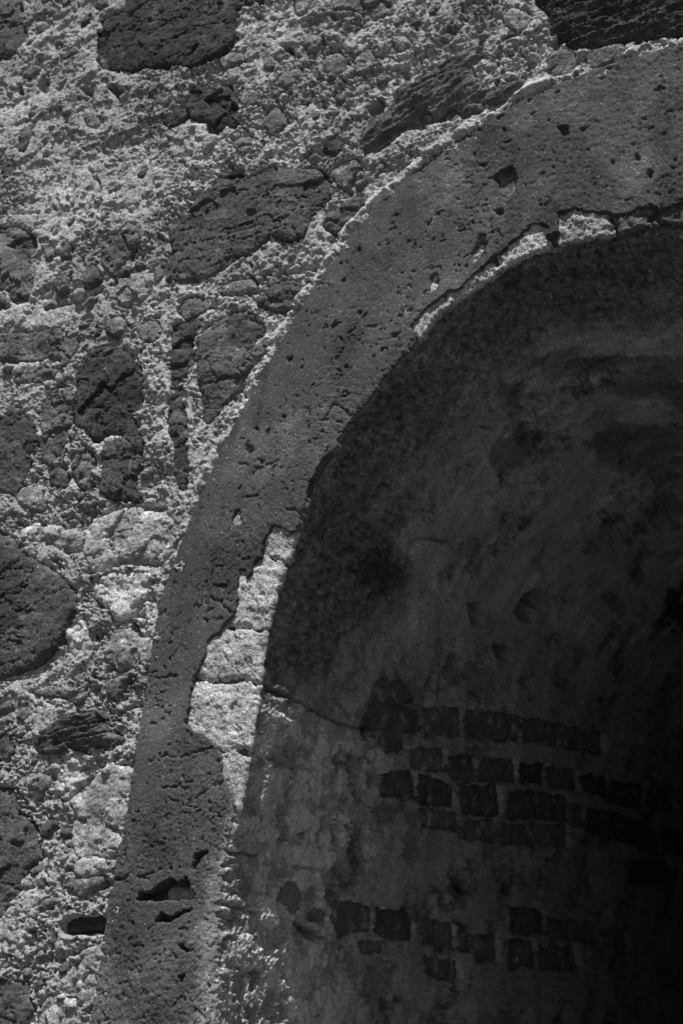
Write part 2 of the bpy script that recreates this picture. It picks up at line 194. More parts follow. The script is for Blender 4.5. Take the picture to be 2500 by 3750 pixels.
RING_PITS=[(0.01,[(-1.083,3.004),(-1.075,3.030),(-1.069,3.063),(-1.051,3.061),(-1.052,3.022),(-1.070,2.995)]),
(0.01,[(-1.176,2.966),(-1.162,2.983),(-1.149,2.958),(-1.155,2.935),(-1.168,2.942)]),
(0.016,[(-1.049,3.199),(-1.032,3.216),(-1.008,3.220),(-0.991,3.189),(-0.998,3.163),(-1.010,3.138),(-1.022,3.155),(-1.039,3.179)]),
(0.012,[(-0.913,3.306),(-0.886,3.305),(-0.884,3.280),(-0.901,3.280)]),
(0.012,[(-1.036,3.117),(-1.021,3.119),(-1.018,3.103),(-1.032,3.104)]),
(0.012,[(-0.713,3.152),(-0.705,3.169),(-0.693,3.165),(-0.699,3.148)]),
(0.01,[(-0.788,3.203),(-0.778,3.203),(-0.777,3.192),(-0.786,3.194)]),
(0.01,[(-0.737,3.209),(-0.726,3.210),(-0.725,3.200),(-0.736,3.200)]),
(0.014,[(-1.581,2.442),(-1.566,2.443),(-1.564,2.412),(-1.584,2.402),(-1.588,2.418)]),
(0.01,[(-1.580,2.584),(-1.580,2.601),(-1.562,2.592),(-1.551,2.580),(-1.572,2.572)]),
(0.01,[(-1.503,2.801),(-1.488,2.804),(-1.485,2.793),(-1.495,2.790)]),
(0.01,[(-1.542,2.562),(-1.532,2.559),(-1.525,2.547),(-1.531,2.547)]),
(0.01,[(-1.563,2.638),(-1.550,2.632),(-1.552,2.625)]),
(0.01,[(-1.533,2.625),(-1.523,2.640),(-1.520,2.634),(-1.528,2.619)]),
(0.01,[(-1.362,3.049),(-1.356,3.063),(-1.351,3.057),(-1.356,3.046)]),
(0.01,[(-1.390,2.979),(-1.377,2.996),(-1.372,2.993),(-1.382,2.977)]),
(0.01,[(-1.386,2.842),(-1.366,2.842),(-1.371,2.835)]),
(0.01,[(-1.403,2.866),(-1.393,2.886),(-1.385,2.874),(-1.396,2.860)]),
(0.012,[(-1.504,2.799),(-1.490,2.804),(-1.488,2.792),(-1.500,2.792)]),
(0.045,[(-1.685,1.596),(-1.679,1.611),(-1.666,1.609),(-1.647,1.618),(-1.637,1.629),(-1.612,1.644),(-1.588,1.641),(-1.569,1.649),(-1.560,1.634),(-1.539,1.611),(-1.550,1.606),(-1.579,1.603),(-1.628,1.597),(-1.657,1.593),(-1.681,1.592)]),
(0.035,[(-1.560,1.668),(-1.559,1.696),(-1.549,1.705),(-1.522,1.708),(-1.543,1.693),(-1.551,1.662)]),
(0.03,[(-1.631,1.563),(-1.618,1.573),(-1.596,1.570),(-1.564,1.585),(-1.548,1.587),(-1.597,1.557),(-1.629,1.555)]),
(0.025,[(-1.572,1.516),(-1.561,1.519),(-1.544,1.508),(-1.559,1.508)]),
(0.02,[(-1.752,1.717),(-1.745,1.717),(-1.741,1.705),(-1.751,1.707)]),
(0.015,[(-1.616,1.666),(-1.609,1.668),(-1.606,1.660),(-1.615,1.660)]),
(0.015,[(-1.725,1.510),(-1.720,1.509),(-1.718,1.497),(-1.722,1.498)]),
(0.014,[(-1.556,1.457),(-1.542,1.461),(-1.548,1.446)]),
(0.02,[(-1.483,1.450),(-1.477,1.448),(-1.479,1.443),(-1.484,1.445)])]
SLOT_STONE=[(-1.626,1.622),(-1.610,1.628),(-1.586,1.627),(-1.566,1.630),(-1.553,1.625),(-1.546,1.611),(-1.564,1.603),(-1.622,1.599)]
RING_CRACKS=[[(-1.385,2.656),(-1.373,2.682),(-1.361,2.681),(-1.335,2.660),(-1.316,2.650)],
[(-1.591,2.555),(-1.542,2.538),(-1.489,2.555)],
[(-1.402,2.646),(-1.369,2.647),(-1.343,2.634)],
[(-1.568,2.469),(-1.531,2.471)],
[(-1.451,2.441),(-1.427,2.438),(-1.406,2.421)],
[(-1.355,2.852),(-1.331,2.872),(-1.319,2.895)],
[(-1.610,2.244),(-1.589,2.231),(-1.552,2.209)],
[(-1.677,1.895),(-1.630,1.893),(-1.602,1.902),(-1.556,1.918)],
[(-1.665,1.829),(-1.629,1.831),(-1.589,1.844)],
[(-1.579,1.807),(-1.551,1.832),(-1.527,1.851)],
[(-1.737,2.064),(-1.708,2.063),(-1.671,2.067)],
[(-1.714,1.958),(-1.682,1.970)],
[(-1.755,1.623),(-1.714,1.637),(-1.667,1.646),(-1.633,1.659)],
[(-1.544,1.506),(-1.509,1.519),(-1.484,1.525)],
[(-1.484,1.816),(-1.473,1.792),(-1.471,1.770)],
[(-1.731,1.345),(-1.705,1.355)],
[(-1.486,1.382),(-1.485,1.403)],
[(-1.754,1.625),(-1.713,1.637),(-1.674,1.641)]]
VAULT_CRACKS=[(0.006,0.02,[(2.054,-0.024),(2.055,0.045),(2.051,0.160),(2.043,0.295),(2.043,0.438),(2.050,0.512)]),
(0.005,0.012,[(1.895,-0.073),(1.916,0.044),(1.913,0.115),(1.905,0.222)]),
(0.006,0.02,[(1.606,-0.039),(1.604,0.017),(1.600,0.075),(1.596,0.125)]),
(0.006,0.02,[(1.710,0.007),(1.710,0.065),(1.711,0.119)]),
(0.005,0.012,[(1.490,0.024),(1.482,0.077),(1.472,0.176)]),
(0.006,0.015,[(1.591,0.327),(1.562,0.372),(1.534,0.393),(1.497,0.397)]),
(0.006,0.015,[(2.522,0.500),(2.559,0.571),(2.591,0.699),(2.614,0.730)]),
(0.006,0.015,[(2.860,0.445),(2.880,0.516),(2.925,0.529),(2.958,0.606)]),
(0.006,0.015,[(2.785,0.451),(2.777,0.481),(2.811,0.511)]),
(0.006,0.015,[(3.009,0.528),(3.040,0.607),(3.021,0.622)]),
(0.006,0.015,[(2.734,0.703),(2.774,0.767),(2.806,0.773)]),
(0.006,0.015,[(2.388,0.263),(2.394,0.320),(2.357,0.324)]),
(0.006,0.015,[(1.841,0.619),(1.798,0.605),(1.720,0.653)])]
VAULT_PITS=[(0.05,[(2.482,0.970),(2.513,1.038),(2.492,1.111),(2.452,1.111),(2.439,1.035)]),
(0.05,[(2.545,1.284),(2.602,1.280),(2.636,1.371),(2.618,1.468),(2.550,1.443),(2.526,1.350)]),
(0.03,[(2.738,0.503),(2.755,0.512),(2.749,0.546),(2.736,0.538)]),
(0.03,[(2.769,0.527),(2.786,0.543),(2.774,0.573)]),
(0.03,[(2.735,0.876),(2.756,0.882),(2.745,0.922),(2.726,0.911)]),
(0.04,[(2.924,0.619),(2.945,0.621),(2.948,0.667),(2.929,0.661)]),
(0.03,[(2.519,0.791),(2.527,0.823),(2.514,0.823)]),
(0.03,[(2.805,0.697),(2.831,0.740),(2.810,0.801),(2.790,0.770)]),
(0.03,[(2.295,0.957),(2.346,0.967),(2.355,1.062),(2.320,1.074),(2.288,1.012)]),
(0.03,[(2.425,1.253),(2.458,1.334),(2.451,1.425),(2.403,1.396),(2.396,1.303)]),
(0.03,[(2.976,0.886),(3.001,0.897),(2.992,0.934)]),
(0.03,[(2.615,0.505),(2.639,0.509),(2.649,0.546),(2.623,0.546)]),
(0.04,[(1.982,0.465),(1.997,0.498),(1.981,0.528),(1.933,0.516),(1.948,0.481)]),
(0.04,[(1.798,0.455),(1.787,0.494),(1.767,0.494),(1.774,0.462)]),
(0.05,[(1.484,0.260),(1.494,0.277),(1.482,0.292),(1.454,0.312),(1.459,0.287)]),
(0.04,[(1.587,0.292),(1.589,0.346),(1.577,0.412),(1.553,0.496),(1.552,0.464),(1.550,0.413),(1.559,0.361),(1.568,0.328)]),
(0.04,[(1.411,0.286),(1.414,0.317),(1.399,0.345),(1.383,0.338),(1.386,0.296)]),
(0.04,[(1.702,0.272),(1.709,0.306),(1.710,0.362),(1.704,0.357),(1.698,0.297)]),
(0.04,[(1.692,0.373),(1.701,0.384),(1.688,0.394),(1.682,0.380)]),
(0.03,[(1.692,0.114),(1.693,0.130),(1.684,0.127),(1.685,0.119)]),
(0.03,[(1.433,0.590),(1.428,0.616),(1.420,0.608)]),
(0.04,[(1.435,0.915),(1.438,0.986),(1.421,0.991),(1.414,0.929)]),
(0.04,[(1.611,0.096),(1.608,0.116),(1.600,0.118),(1.599,0.102)]),
(0.03,[(1.461,0.457),(1.459,0.490),(1.446,0.487),(1.448,0.467)])]
BRICKS=[(0.05,[(2.278,1.654),(2.324,2.017),(2.259,2.082),(2.210,1.708)]),
(0.05,[(2.325,2.042),(2.376,2.520),(2.310,2.603),(2.260,2.108)]),
(0.05,[(2.171,2.009),(2.213,2.326),(2.142,2.374),(2.117,2.042)]),
(0.055,[(1.912,0.950),(1.932,1.225),(1.888,1.264),(1.872,1.000)]),
(0.06,[(1.914,1.275),(1.947,1.581),(1.891,1.606),(1.867,1.296)]),
(0.055,[(1.941,1.613),(2.009,2.275),(1.938,2.307),(1.885,1.639)]),
(0.05,[(1.632,1.333),(1.627,1.428),(1.562,1.451),(1.559,1.361)]),
(0.05,[(1.690,2.178),(1.704,2.750),(1.636,2.798),(1.634,2.192)]),
(0.05,[(1.599,2.092),(1.604,2.543),(1.531,2.589),(1.528,2.122)]),
(0.055,[(1.691,2.814),(1.696,3.278),(1.612,3.299),(1.623,2.863)]),
(0.045,[(2.085,2.282),(2.097,2.445),(2.032,2.490),(2.022,2.325)]),
(0.05,[(1.539,1.090),(1.529,1.360),(1.477,1.392),(1.490,1.135)]),
(0.06,[(2.167,0.899),(2.216,1.151),(2.143,1.193),(2.104,0.921)]),
(0.05,[(2.216,1.181),(2.249,1.403),(2.277,1.633),(2.208,1.676),(2.172,1.444),(2.145,1.214)]),
(0.06,[(2.043,0.830),(2.090,1.054),(2.027,1.071),(2.011,0.962),(2.008,0.840)]),
(0.045,[(2.072,1.093),(2.105,1.314),(2.040,1.341),(2.020,1.175),(2.028,1.104)]),
(0.045,[(2.102,1.353),(2.151,1.660),(2.085,1.702),(2.037,1.370)]),
(0.02,[(2.141,1.707),(2.181,1.979),(2.116,2.005),(2.085,1.746)]),  # dark hole in the course, its shade painted as brick colour
(0.03,[(1.971,0.677),(1.999,0.872),(1.930,0.914),(1.911,0.694)]),
(0.03,[(1.998,0.906),(2.002,1.045),(2.004,1.171),(1.943,1.187),(1.921,0.927)]),
(0.028,[(2.012,1.248),(2.048,1.524),(1.963,1.577),(1.934,1.269)]),
(0.035,[(2.042,1.628),(2.090,1.976),(2.103,2.251),(2.027,2.270),(1.965,1.649)]),
(0.02,[(2.197,2.377),(2.243,2.705),(2.170,2.780),(2.153,2.455)]),
(0.02,[(2.236,2.774),(2.276,3.263),(2.194,3.324),(2.158,2.818)]),
(0.025,[(2.267,3.329),(2.287,3.779),(2.249,3.903),(2.209,3.372)]),
(0.015,[(2.096,2.502),(2.133,2.959),(2.133,3.587),(2.038,3.653),(2.036,3.158),(2.023,2.550)]),
(0.02,[(2.143,3.686),(2.199,4.316),(2.092,4.362),(2.048,3.713)]),
(0.018,[(1.966,3.140),(2.034,3.822),(1.933,3.977),(1.881,3.197)]),
(0.045,[(1.643,0.504),(1.650,0.607),(1.642,0.727),(1.588,0.756),(1.576,0.641),(1.565,0.562),(1.600,0.516)]),
(0.03,[(1.643,0.751),(1.643,0.985),(1.625,1.023),(1.575,1.018),(1.570,0.901),(1.587,0.772)]),
(0.05,[(1.632,1.052),(1.630,1.298),(1.558,1.335),(1.559,1.215),(1.572,1.081)]),
(0.055,[(1.610,1.447),(1.613,1.680),(1.538,1.710),(1.539,1.504)]),
(0.03,[(1.703,1.782),(1.715,2.002),(1.696,2.151),(1.643,2.141),(1.629,1.823)]),
(0.04,[(1.604,1.765),(1.607,2.031),(1.534,2.073),(1.522,1.830)]),
(0.04,[(2.133,0.564),(2.176,0.588),(2.207,0.729),(2.181,0.831),(2.147,0.697)]),
(0.035,[(2.108,0.558),(2.144,0.756),(2.154,0.873),(2.110,0.903),(2.087,0.788),(2.067,0.583)]),
(0.04,[(2.065,0.672),(2.080,0.775),(2.050,0.798),(2.027,0.761),(2.021,0.684)]),
(0.06,[(1.555,0.680),(1.565,0.732),(1.565,0.808),(1.545,0.822),(1.534,0.748),(1.538,0.703)]),
(0.09,[(1.628,0.210),(1.664,0.247),(1.671,0.305),(1.647,0.336),(1.620,0.331),(1.605,0.287),(1.621,0.259)]),
(0.085,[(1.606,0.354),(1.616,0.401),(1.617,0.472),(1.585,0.474),(1.588,0.428),(1.594,0.376)])]
VAULT_STAINS=[(0.5,[(2.081,0.478),(2.185,0.573),(2.232,0.748),(2.201,0.887),(2.086,0.898),(2.033,0.705),(2.033,0.569)]),
(0.5,[(1.817,0.525),(1.820,0.610),(1.720,0.630),(1.677,0.621),(1.685,0.493),(1.713,0.439),(1.713,0.540)]),
(0.5,[(1.685,0.427),(1.702,0.502),(1.647,0.517),(1.633,0.467),(1.659,0.441)]),
(0.5,[(1.995,0.464),(2.000,0.564),(1.931,0.558),(1.919,0.472)]),
(0.2,[(2.852,2.430),(2.954,2.298),(3.025,2.283),(2.907,2.808),(2.859,2.661)]),
(0.5,[(2.962,0.392),(3.008,0.461),(2.990,0.541),(2.943,0.539),(2.949,0.440)]),
(0.5,[(2.861,0.556),(2.919,0.595),(2.941,0.685),(2.883,0.787),(2.859,0.787),(2.811,0.729),(2.826,0.611)]),
(0.55,[(3.094,0.485),(3.190,0.560),(3.389,0.647),(3.312,1.013),(3.183,0.801),(3.115,0.612)]),
(0.55,[(3.018,0.910),(3.140,0.959),(3.284,1.146),(3.186,1.594),(3.052,1.267)]),
(0.55,[(1.885,0.633),(1.926,0.877),(1.886,1.028),(1.861,0.850),(1.859,0.681)]),
(0.5,[(1.726,1.103),(1.758,1.298),(1.733,1.452),(1.680,1.392),(1.691,1.179)]),
(0.6,[(1.790,1.552),(1.783,1.893),(1.747,1.857),(1.740,1.646)]),
(0.5,[(2.481,0.368),(2.492,0.562),(2.446,0.610),(2.388,0.481),(2.357,0.324),(2.388,0.263)])]
CRUST_EDGE=[(3.134,0.364),(3.062,0.333),(2.970,0.310),(2.898,0.304),(2.870,0.333),(2.782,0.309),(2.742,0.321),(2.651,0.363),(2.573,0.383),(2.500,0.374),(2.474,0.441),(2.492,0.562),(2.451,0.605),(2.421,0.562),(2.306,0.516),(2.269,0.499),(2.207,0.417),(2.148,0.332),(2.085,0.095)]
LOW_CUTS=[2.427, 2.326, 2.177, 2.06, 1.911, 1.784]
UP_CUTS=[2.843, 3.009, 3.11, 3.24, 3.366, 3.449, 3.562]

# ---------------------------------------------------------------- arch profile
XC, ZC, RA, RB, WA, WB = -0.70, 2.10, 0.76, 0.94, 0.28, 0.41
DEPTH = 5.6
RING_H = 0.012          # the plaster band stands this far in front of the mean wall face
_th = np.linspace(0, np.pi, 4001)
_pl = np.concatenate([[[XC - RA, 0.0]], np.stack([XC - RA * np.cos(_th), ZC + RB * np.sin(_th)], 1), [[XC + RA, 0.0]]])
_S = np.concatenate([[0], np.cumsum(np.linalg.norm(np.diff(_pl, axis=0), axis=1))])
S_SPRING, S_END = _S[1], _S[-1]
_T = np.concatenate([[-1.0], _th, [4.2]])                 # angle parameter; outside 0..pi = jambs
IN_W = ([-0.75, -.5, -.42, -.3, -.1, .1, .3, .42, .6, .85, .95, 1.1, 1.22, 1.36, 1.48, 1.57, 2.2, 9],
        [.006, .012, .015, .006, 0, 0, -.008, 0, -.01, -.011, .010, .008, .014, 0, -.012, 0, .008, 0])
OUT_W = ([-1, -.6, -.5, -.35, -.1, .08, .2, .34, .5, .62, .75, .85, 1.1, 1.35, 1.5, 1.62, 2.2, 9],
         [.01, .014, .016, .004, .005, .009, -.006, -.02, -.038, -.035, -.025, -.009, -.007, -.003, .008, .02, .0, 0])

def ring_xz(s, u):
    """point on the arch face: s along the profile, u = 0 at the inner edge, 1 at the outer edge"""
    s = np.asarray(s, float)
    left, right = s < S_SPRING, s > S_END - S_SPRING
    t = np.interp(s, _S, np.concatenate([[0], _th, [np.pi]]))
    wt = np.where(left, s - S_SPRING, t)
    wob = np.interp(wt, *IN_W) * (1 - u) + np.interp(wt, *OUT_W) * u
    a, b = RA + u * WA + wob, RB + u * WB + wob
    x = XC - a * np.cos(t)
    z = ZC + b * np.sin(t)
    z = np.where(left, s, np.where(right, S_END - s, z))
    x = np.where(left, XC - a, np.where(right, XC + a, x))
    return x, z

def ring_nrm(s):
    t = np.interp(s, _S, np.concatenate([[0], _th, [np.pi]]))
    nx, nz = -np.cos(t) / RA, np.sin(t) / RB
    l = np.hypot(nx, nz)
    return nx / l, nz / l

def edge_dist(x, z, u=1.0):
    """signed distance outwards from the ring's edge (u=1 outer, u=0 inner), approximate"""
    up = z > ZC
    side = np.abs(x - XC)
    t = np.where(up, np.arctan2((z - ZC) / (RB + u * WB), -(x - XC) / (RA + u * WA)), z - ZC)
    wob = np.interp(t, *(OUT_W if u > .5 else IN_W))
    a, b = RA + u * WA + wob, RB + u * WB + wob
    r = np.hypot((x - XC) / a, (z - ZC) / b)
    g = np.hypot((x - XC) / a ** 2, (z - ZC) / b ** 2) / np.maximum(r, 1e-6)
    return np.where(up, (r - 1) / np.maximum(g, 1e-6), side - a), t

def s_of(x, z):
    t = np.arctan2((np.asarray(z) - ZC) / RB, -(np.asarray(x) - XC) / RA)
    return np.where(np.asarray(z) < ZC, z, np.interp(t, _th, _S[1:-1]))

# ---------------------------------------------------------------- noise
_rng = np.random.RandomState(7)
_P = np.concatenate([_rng.permutation(256)] * 3)
_ga = _rng.rand(256) * 2 * np.pi
_GX, _GY = np.cos(_ga), np.sin(_ga)
_R1, _R2, _R3 = _rng.rand(256), _rng.rand(256), _rng.rand(256)

def perlin(x, y, seed=0):
    x = x + seed * 17.31
    y = y + seed * 9.73
    fx, fy = np.floor(x), np.floor(y)
    ix, iy = fx.astype(np.int64) & 255, fy.astype(np.int64) & 255
    x, y = x - fx, y - fy
    u, v = x * x * x * (x * (x * 6 - 15) + 10), y * y * y * (y * (y * 6 - 15) + 10)
    a, b = _P[ix], _P[ix + 1]
    h00, h10, h01, h11 = _P[a + iy], _P[b + iy], _P[a + iy + 1], _P[b + iy + 1]
    n00 = _GX[h00] * x + _GY[h00] * y
    n10 = _GX[h10] * (x - 1) + _GY[h10] * y
    n01 = _GX[h01] * x + _GY[h01] * (y - 1)
    n11 = _GX[h11] * (x - 1) + _GY[h11] * (y - 1)
    return 1.5 * ((n00 * (1 - u) + n10 * u) * (1 - v) + (n01 * (1 - u) + n11 * u) * v)

def fbm(x, y, seed=0, octaves=4, gain=.5):
    o, a, f, t = 0, 1.0, 1.0, 0
    for k in range(octaves):
        o = o + a * perlin(x * f, y * f, seed + k * 3.7)
        t += a
        a *= gain
        f *= 2.03
    return o / t

def worley(x, y, seed=0):
    x = x + seed * 13.7
    y = y + seed * 5.9
    fx, fy = np.floor(x), np.floor(y)
    best = np.full(np.shape(x), 9.0)
    idv = np.zeros(np.shape(x))
    for dx in (-1, 0, 1):
        for dy in (-1, 0, 1):
            cx, cy = fx + dx, fy + dy
            h = _P[_P[cx.astype(np.int64) & 255] + (cy.astype(np.int64) & 255)]
            d = np.hypot(cx + _R1[h] - x, cy + _R2[h] - y)
            k = d < best
            best = np.where(k, d, best)
            idv = np.where(k, _R3[h], idv)
    return best, idv

def pits(x, y, cell, seed, share, rmax=.42, aspect=1.0):
    """0..1 depth map of ragged little cavities of mixed sizes, about share of the cells"""
    wx = x / cell + .60 * perlin(x / cell * 1.1, y / cell * 1.1, seed + 1) + .34 * perlin(x / cell * 3.1, y / cell * 3.1, seed + 2)
    wy = y / (cell * aspect) + .60 * perlin(x / cell * 1.1, y / cell * 1.1, seed + 3) + .34 * perlin(x / cell * 3.1, y / cell * 3.1, seed + 4)
    f, i = worley(wx, wy, seed)
    r = rmax * (.35 + .65 * ((i * 7.13 / max(share, .01)) % 1.0))
    return (i < share) * sstep(r, r * .35, f)

def sstep(a, b, x):
    t = np.clip((x - a) / (b - a), 0, 1)
    return t * t * (3 - 2 * t)

def sdf(poly, x, y):
    """signed distance to a polygon, positive inside"""
    p = np.asarray(poly, float)
    q = np.roll(p, -1, 0)
    best = np.full(x.shape, 1e9)
    inside = np.zeros(x.shape, bool)
    for (ax, ay), (bx, by) in zip(p, q):
        ex, ey = bx - ax, by - ay
        l2 = ex * ex + ey * ey + 1e-12
        t = np.clip(((x - ax) * ex + (y - ay) * ey) / l2, 0, 1)
        best = np.minimum(best, np.hypot(x - ax - t * ex, y - ay - t * ey))
        c = (ay > y) != (by > y)
        inside ^= c & (x < ax + (y - ay) * ex / (ey if abs(ey) > 1e-12 else 1e-12))
    return np.where(inside, best, -best)

def line_dist(poly, x, y):
    best = np.full(x.shape, 1e9)
    for (ax, ay), (bx, by) in zip(poly[:-1], poly[1:]):
        ex, ey = bx - ax, by - ay
        t = np.clip(((x - ax) * ex + (y - ay) * ey) / (ex * ex + ey * ey + 1e-12), 0, 1)
        best = np.minimum(best, np.hypot(x - ax - t * ex, y - ay - t * ey))
    return best

def rounded(poly, n=1, k=.16):
    """cut the corners of a traced outline"""
    p = np.asarray(poly, float)
    for _ in range(n):
        q = np.roll(p, -1, 0)
        p = np.stack([p * (1 - k) + q * k, p * k + q * (1 - k)], 1).reshape(-1, 2)
    return p

def near(poly, x, y, pad):
    p = np.asarray(poly, float)
    return ((x > p[:, 0].min() - pad) & (x < p[:, 0].max() + pad) & (y > p[:, 1].min() - pad) & (y < p[:, 1].max() + pad))

# ---------------------------------------------------------------- materials
def stone_material(name, base=None, speck=.35, speck_scale=260.0, blotch=.3, blotch_scale=9.0, bump=.5, bump_scale=320.0,
                   bump_dist=.0015, rough=.92, stretch=(1, 1, 1), glint=0.0):
    """grey mineral surface: base albedo (own or the object's colour) x the mesh's weathering map x grain; fine relief by bump"""
    mt = bpy.data.materials.new(name)
    mt.use_nodes = True
    n, l = mt.node_tree.nodes, mt.node_tree.links
    n.clear()
    out = n.new("ShaderNodeOutputMaterial")
    bs = n.new("ShaderNodeBsdfPrincipled")
    bs.inputs["Roughness"].default_value = rough
    bs.inputs["Specular IOR Level"].default_value = .25
    l.new(bs.outputs[0], out.inputs[0])
    geo = n.new("ShaderNodeNewGeometry")
    mp = n.new("ShaderNodeMapping")
    mp.inputs["Scale"].default_value = stretch
    l.new(geo.outputs["Position"], mp.inputs[0])
    def noise(scale, detail, rgh):
        t = n.new("ShaderNodeTexNoise")
        t.inputs["Scale"].default_value = scale
        t.inputs["Detail"].default_value = detail
        t.inputs["Roughness"].default_value = rgh
        l.new(mp.outputs[0], t.inputs["Vector"])
        return t.outputs["Fac"]
    def mr(src, a, b, c, d):
        t = n.new("ShaderNodeMapRange")
        t.inputs[1].default_value, t.inputs[2].default_value = a, b
        t.inputs[3].default_value, t.inputs[4].default_value = c, d
        l.new(src, t.inputs[0])
        return t.outputs[0]
    def mul(a, b):
        t = n.new("ShaderNodeMath")
        t.operation = 'MULTIPLY'
        l.new(a, t.inputs[0])
        if isinstance(b, float):
            t.inputs[1].default_value = b
        else:
            l.new(b, t.inputs[1])
        return t.outputs[0]
    att = n.new("ShaderNodeAttribute")
    att.attribute_name = "weathering_and_shade"
    v = att.outputs["Fac"]
    v = mul(v, mr(noise(speck_scale, 3, .6), .33, .67, 1 - speck, 1 + speck))
    v = mul(v, mr(noise(blotch_scale, 5, .6), .3, .7, 1 - blotch, 1 + blotch))
    if base is None:
        oi = n.new("ShaderNodeObjectInfo")
        bw = n.new("ShaderNodeRGBToBW")
        l.new(oi.outputs["Color"], bw.inputs[0])
        v = mul(v, bw.outputs[0])
    else:
        v = mul(v, float(base))
    if glint:
        g = n.new("ShaderNodeTexVoronoi")
        g.inputs["Scale"].default_value = 300
        l.new(geo.outputs["Position"], g.inputs["Vector"])
        sep = n.new("ShaderNodeSeparateColor")
        l.new(g.outputs["Color"], sep.inputs[0])
        v = mul(v, mr(sep.outputs[0], .95, 1.0, 1.0, 1 + glint))  # sparkle of grains painted into the base colour
    cl = n.new("ShaderNodeClamp")
    cl.inputs["Max"].default_value = .85
    l.new(v, cl.inputs[0])
    l.new(cl.outputs[0], bs.inputs["Base Color"])
    bp = n.new("ShaderNodeBump")
    bp.inputs["Strength"].default_value = bump
    bp.inputs["Distance"].default_value = bump_dist
    l.new(noise(bump_scale, 4, .65), bp.inputs["Height"])
    l.new(bp.outputs[0], bs.inputs["Normal"])
    return mt

M_MORTAR = stone_material("lime_mortar", .49, speck=.42, speck_scale=170, blotch=.25, blotch_scale=7, bump=1.0, bump_scale=230, bump_dist=.005)
M_STONE = stone_material("dark_basalt", None, speck=.5, speck_scale=170, blotch=.35, blotch_scale=14, bump=1.0, bump_scale=210, bump_dist=.004)
M_PLASTER = stone_material("grey_cement_plaster", .088, speck=.34, speck_scale=300, blotch=.16, blotch_scale=6, bump=1.0, bump_scale=330, bump_dist=.003, glint=1.6)
M_TUFF = stone_material("pale_tuff_block", None, speck=.62, speck_scale=250, blotch=.15, blotch_scale=12, bump=1.0, bump_scale=280, bump_dist=.004)
M_LINING = stone_material("old_lime_plaster", .46, speck=.34, speck_scale=150, blotch=.25, blotch_scale=8, bump=1.0, bump_scale=190, bump_dist=.004)
M_BRICK = stone_material("sooty_brick", None, speck=.3, speck_scale=160, blotch=.3, blotch_scale=16, bump=.7, bump_scale=200, bump_dist=.002)
M_GROUND = stone_material("gravel_ground", .10, speck=.4, speck_scale=60, blotch=.3, blotch_scale=1.2, bump=.8, bump_scale=50, bump_dist=.01)

# ---------------------------------------------------------------- mesh helpers
def link(o, parent=None):
    scene.collection.objects.link(o)
    if parent is not None:
        o.parent = parent
    return o

def thing(name, loc, label, category):
    o = bpy.data.objects.new(name, None)
    o.location = loc
    o.empty_display_size = .2
    o["label"] = label
    o["category"] = category
    o["kind"] = "thing"
    return link(o)

def sheet(name, P, cells, tone, mat, parent=None, colour=None, centre=False, flip=False):
    """mesh object from a grid of points P (rows, cols, 3); cells = which quads exist"""
    r, c = P.shape[:2]
    if cells is None:
        cells = np.ones((r - 1, c - 1), bool)
    idx = np.arange(r * c).reshape(r, c)
    q = np.stack([idx[:-1, :-1], idx[:-1, 1:], idx[1:, 1:], idx[1:, :-1]], -1)[cells]
    if flip:
        q = q[:, ::-1]
    used = np.unique(q)
    remap = np.full(r * c, -1, np.int64)
    remap[used] = np.arange(len(used))
    q = remap[q]
    v = P.reshape(-1, 3)[used]
    return mesh_object(name, v, q, np.broadcast_to(tone, (r, c)).reshape(-1)[used], mat, parent, colour, centre)

def mesh_object(name, v, q, tone, mat, parent=None, colour=None, centre=False):
    base = np.array(parent.location) if parent is not None else np.zeros(3)
    org = v.mean(0) if centre else base
    me = bpy.data.meshes.new(name)
    me.vertices.add(len(v))
    me.vertices.foreach_set("co", (v - org).astype(np.float32).ravel())
    me.loops.add(q.size)
    me.loops.foreach_set("vertex_index", q.astype(np.int32).ravel())
    me.polygons.add(len(q))
    me.polygons.foreach_set("loop_start", np.arange(0, q.size, 4, dtype=np.int32))
    me.polygons.foreach_set("use_smooth", np.ones(len(q), bool))
    at = me.attributes.new("weathering_and_shade", 'FLOAT', 'POINT')
    at.data.foreach_set("value", np.asarray(tone).astype(np.float32))
    me.update(calc_edges=True)
    me.validate()
    me.materials.append(mat)
    o = bpy.data.objects.new(name, me)
    o.location = org - base
    if colour is not None:
        o.color = (colour, colour, colour, 1)
    return link(o, parent)

def piece(name, poly, step, place, relief, mat, parent, albedo, jitter=.003, pad=.012, seed=0, jscale=.02, into=None):
    """one stone, block or brick: a cushion of rock over an outline (p, q), put on its surface by place(p, q, height)"""
    poly = np.asarray(poly, float)
    lo, hi = poly.min(0) - pad - step, poly.max(0) + pad + step
    p, q = np.meshgrid(np.arange(lo[0], hi[0] + step, step), np.arange(lo[1], hi[1] + step, step))
    d = sdf(poly, p, q) + jitter * fbm(p / jscale, q / jscale, seed + .5, 3)
    keep = d > -pad
    cells = keep[:-1, :-1] & keep[1:, :-1] & keep[:-1, 1:] & keep[1:, 1:]
    if not cells.any():
        return None
    h, tone = relief(p, q, d)
    if into is not None:                                    # collect into one joined mesh
        P = place(p, q, h)
        idx = np.arange(p.size).reshape(p.shape)
        qd = np.stack([idx[:-1, :-1], idx[:-1, 1:], idx[1:, 1:], idx[1:, :-1]], -1)[cells]
        used = np.unique(qd)
        remap = np.full(p.size, -1, np.int64)
        remap[used] = np.arange(len(used))
        into.append((P.reshape(-1, 3)[used], remap[qd], np.clip(tone * albedo / .08, .1, 8).reshape(-1)[used]))
        return None
    return sheet(name, place(p, q, h), cells, tone, mat, parent, albedo, centre=True)

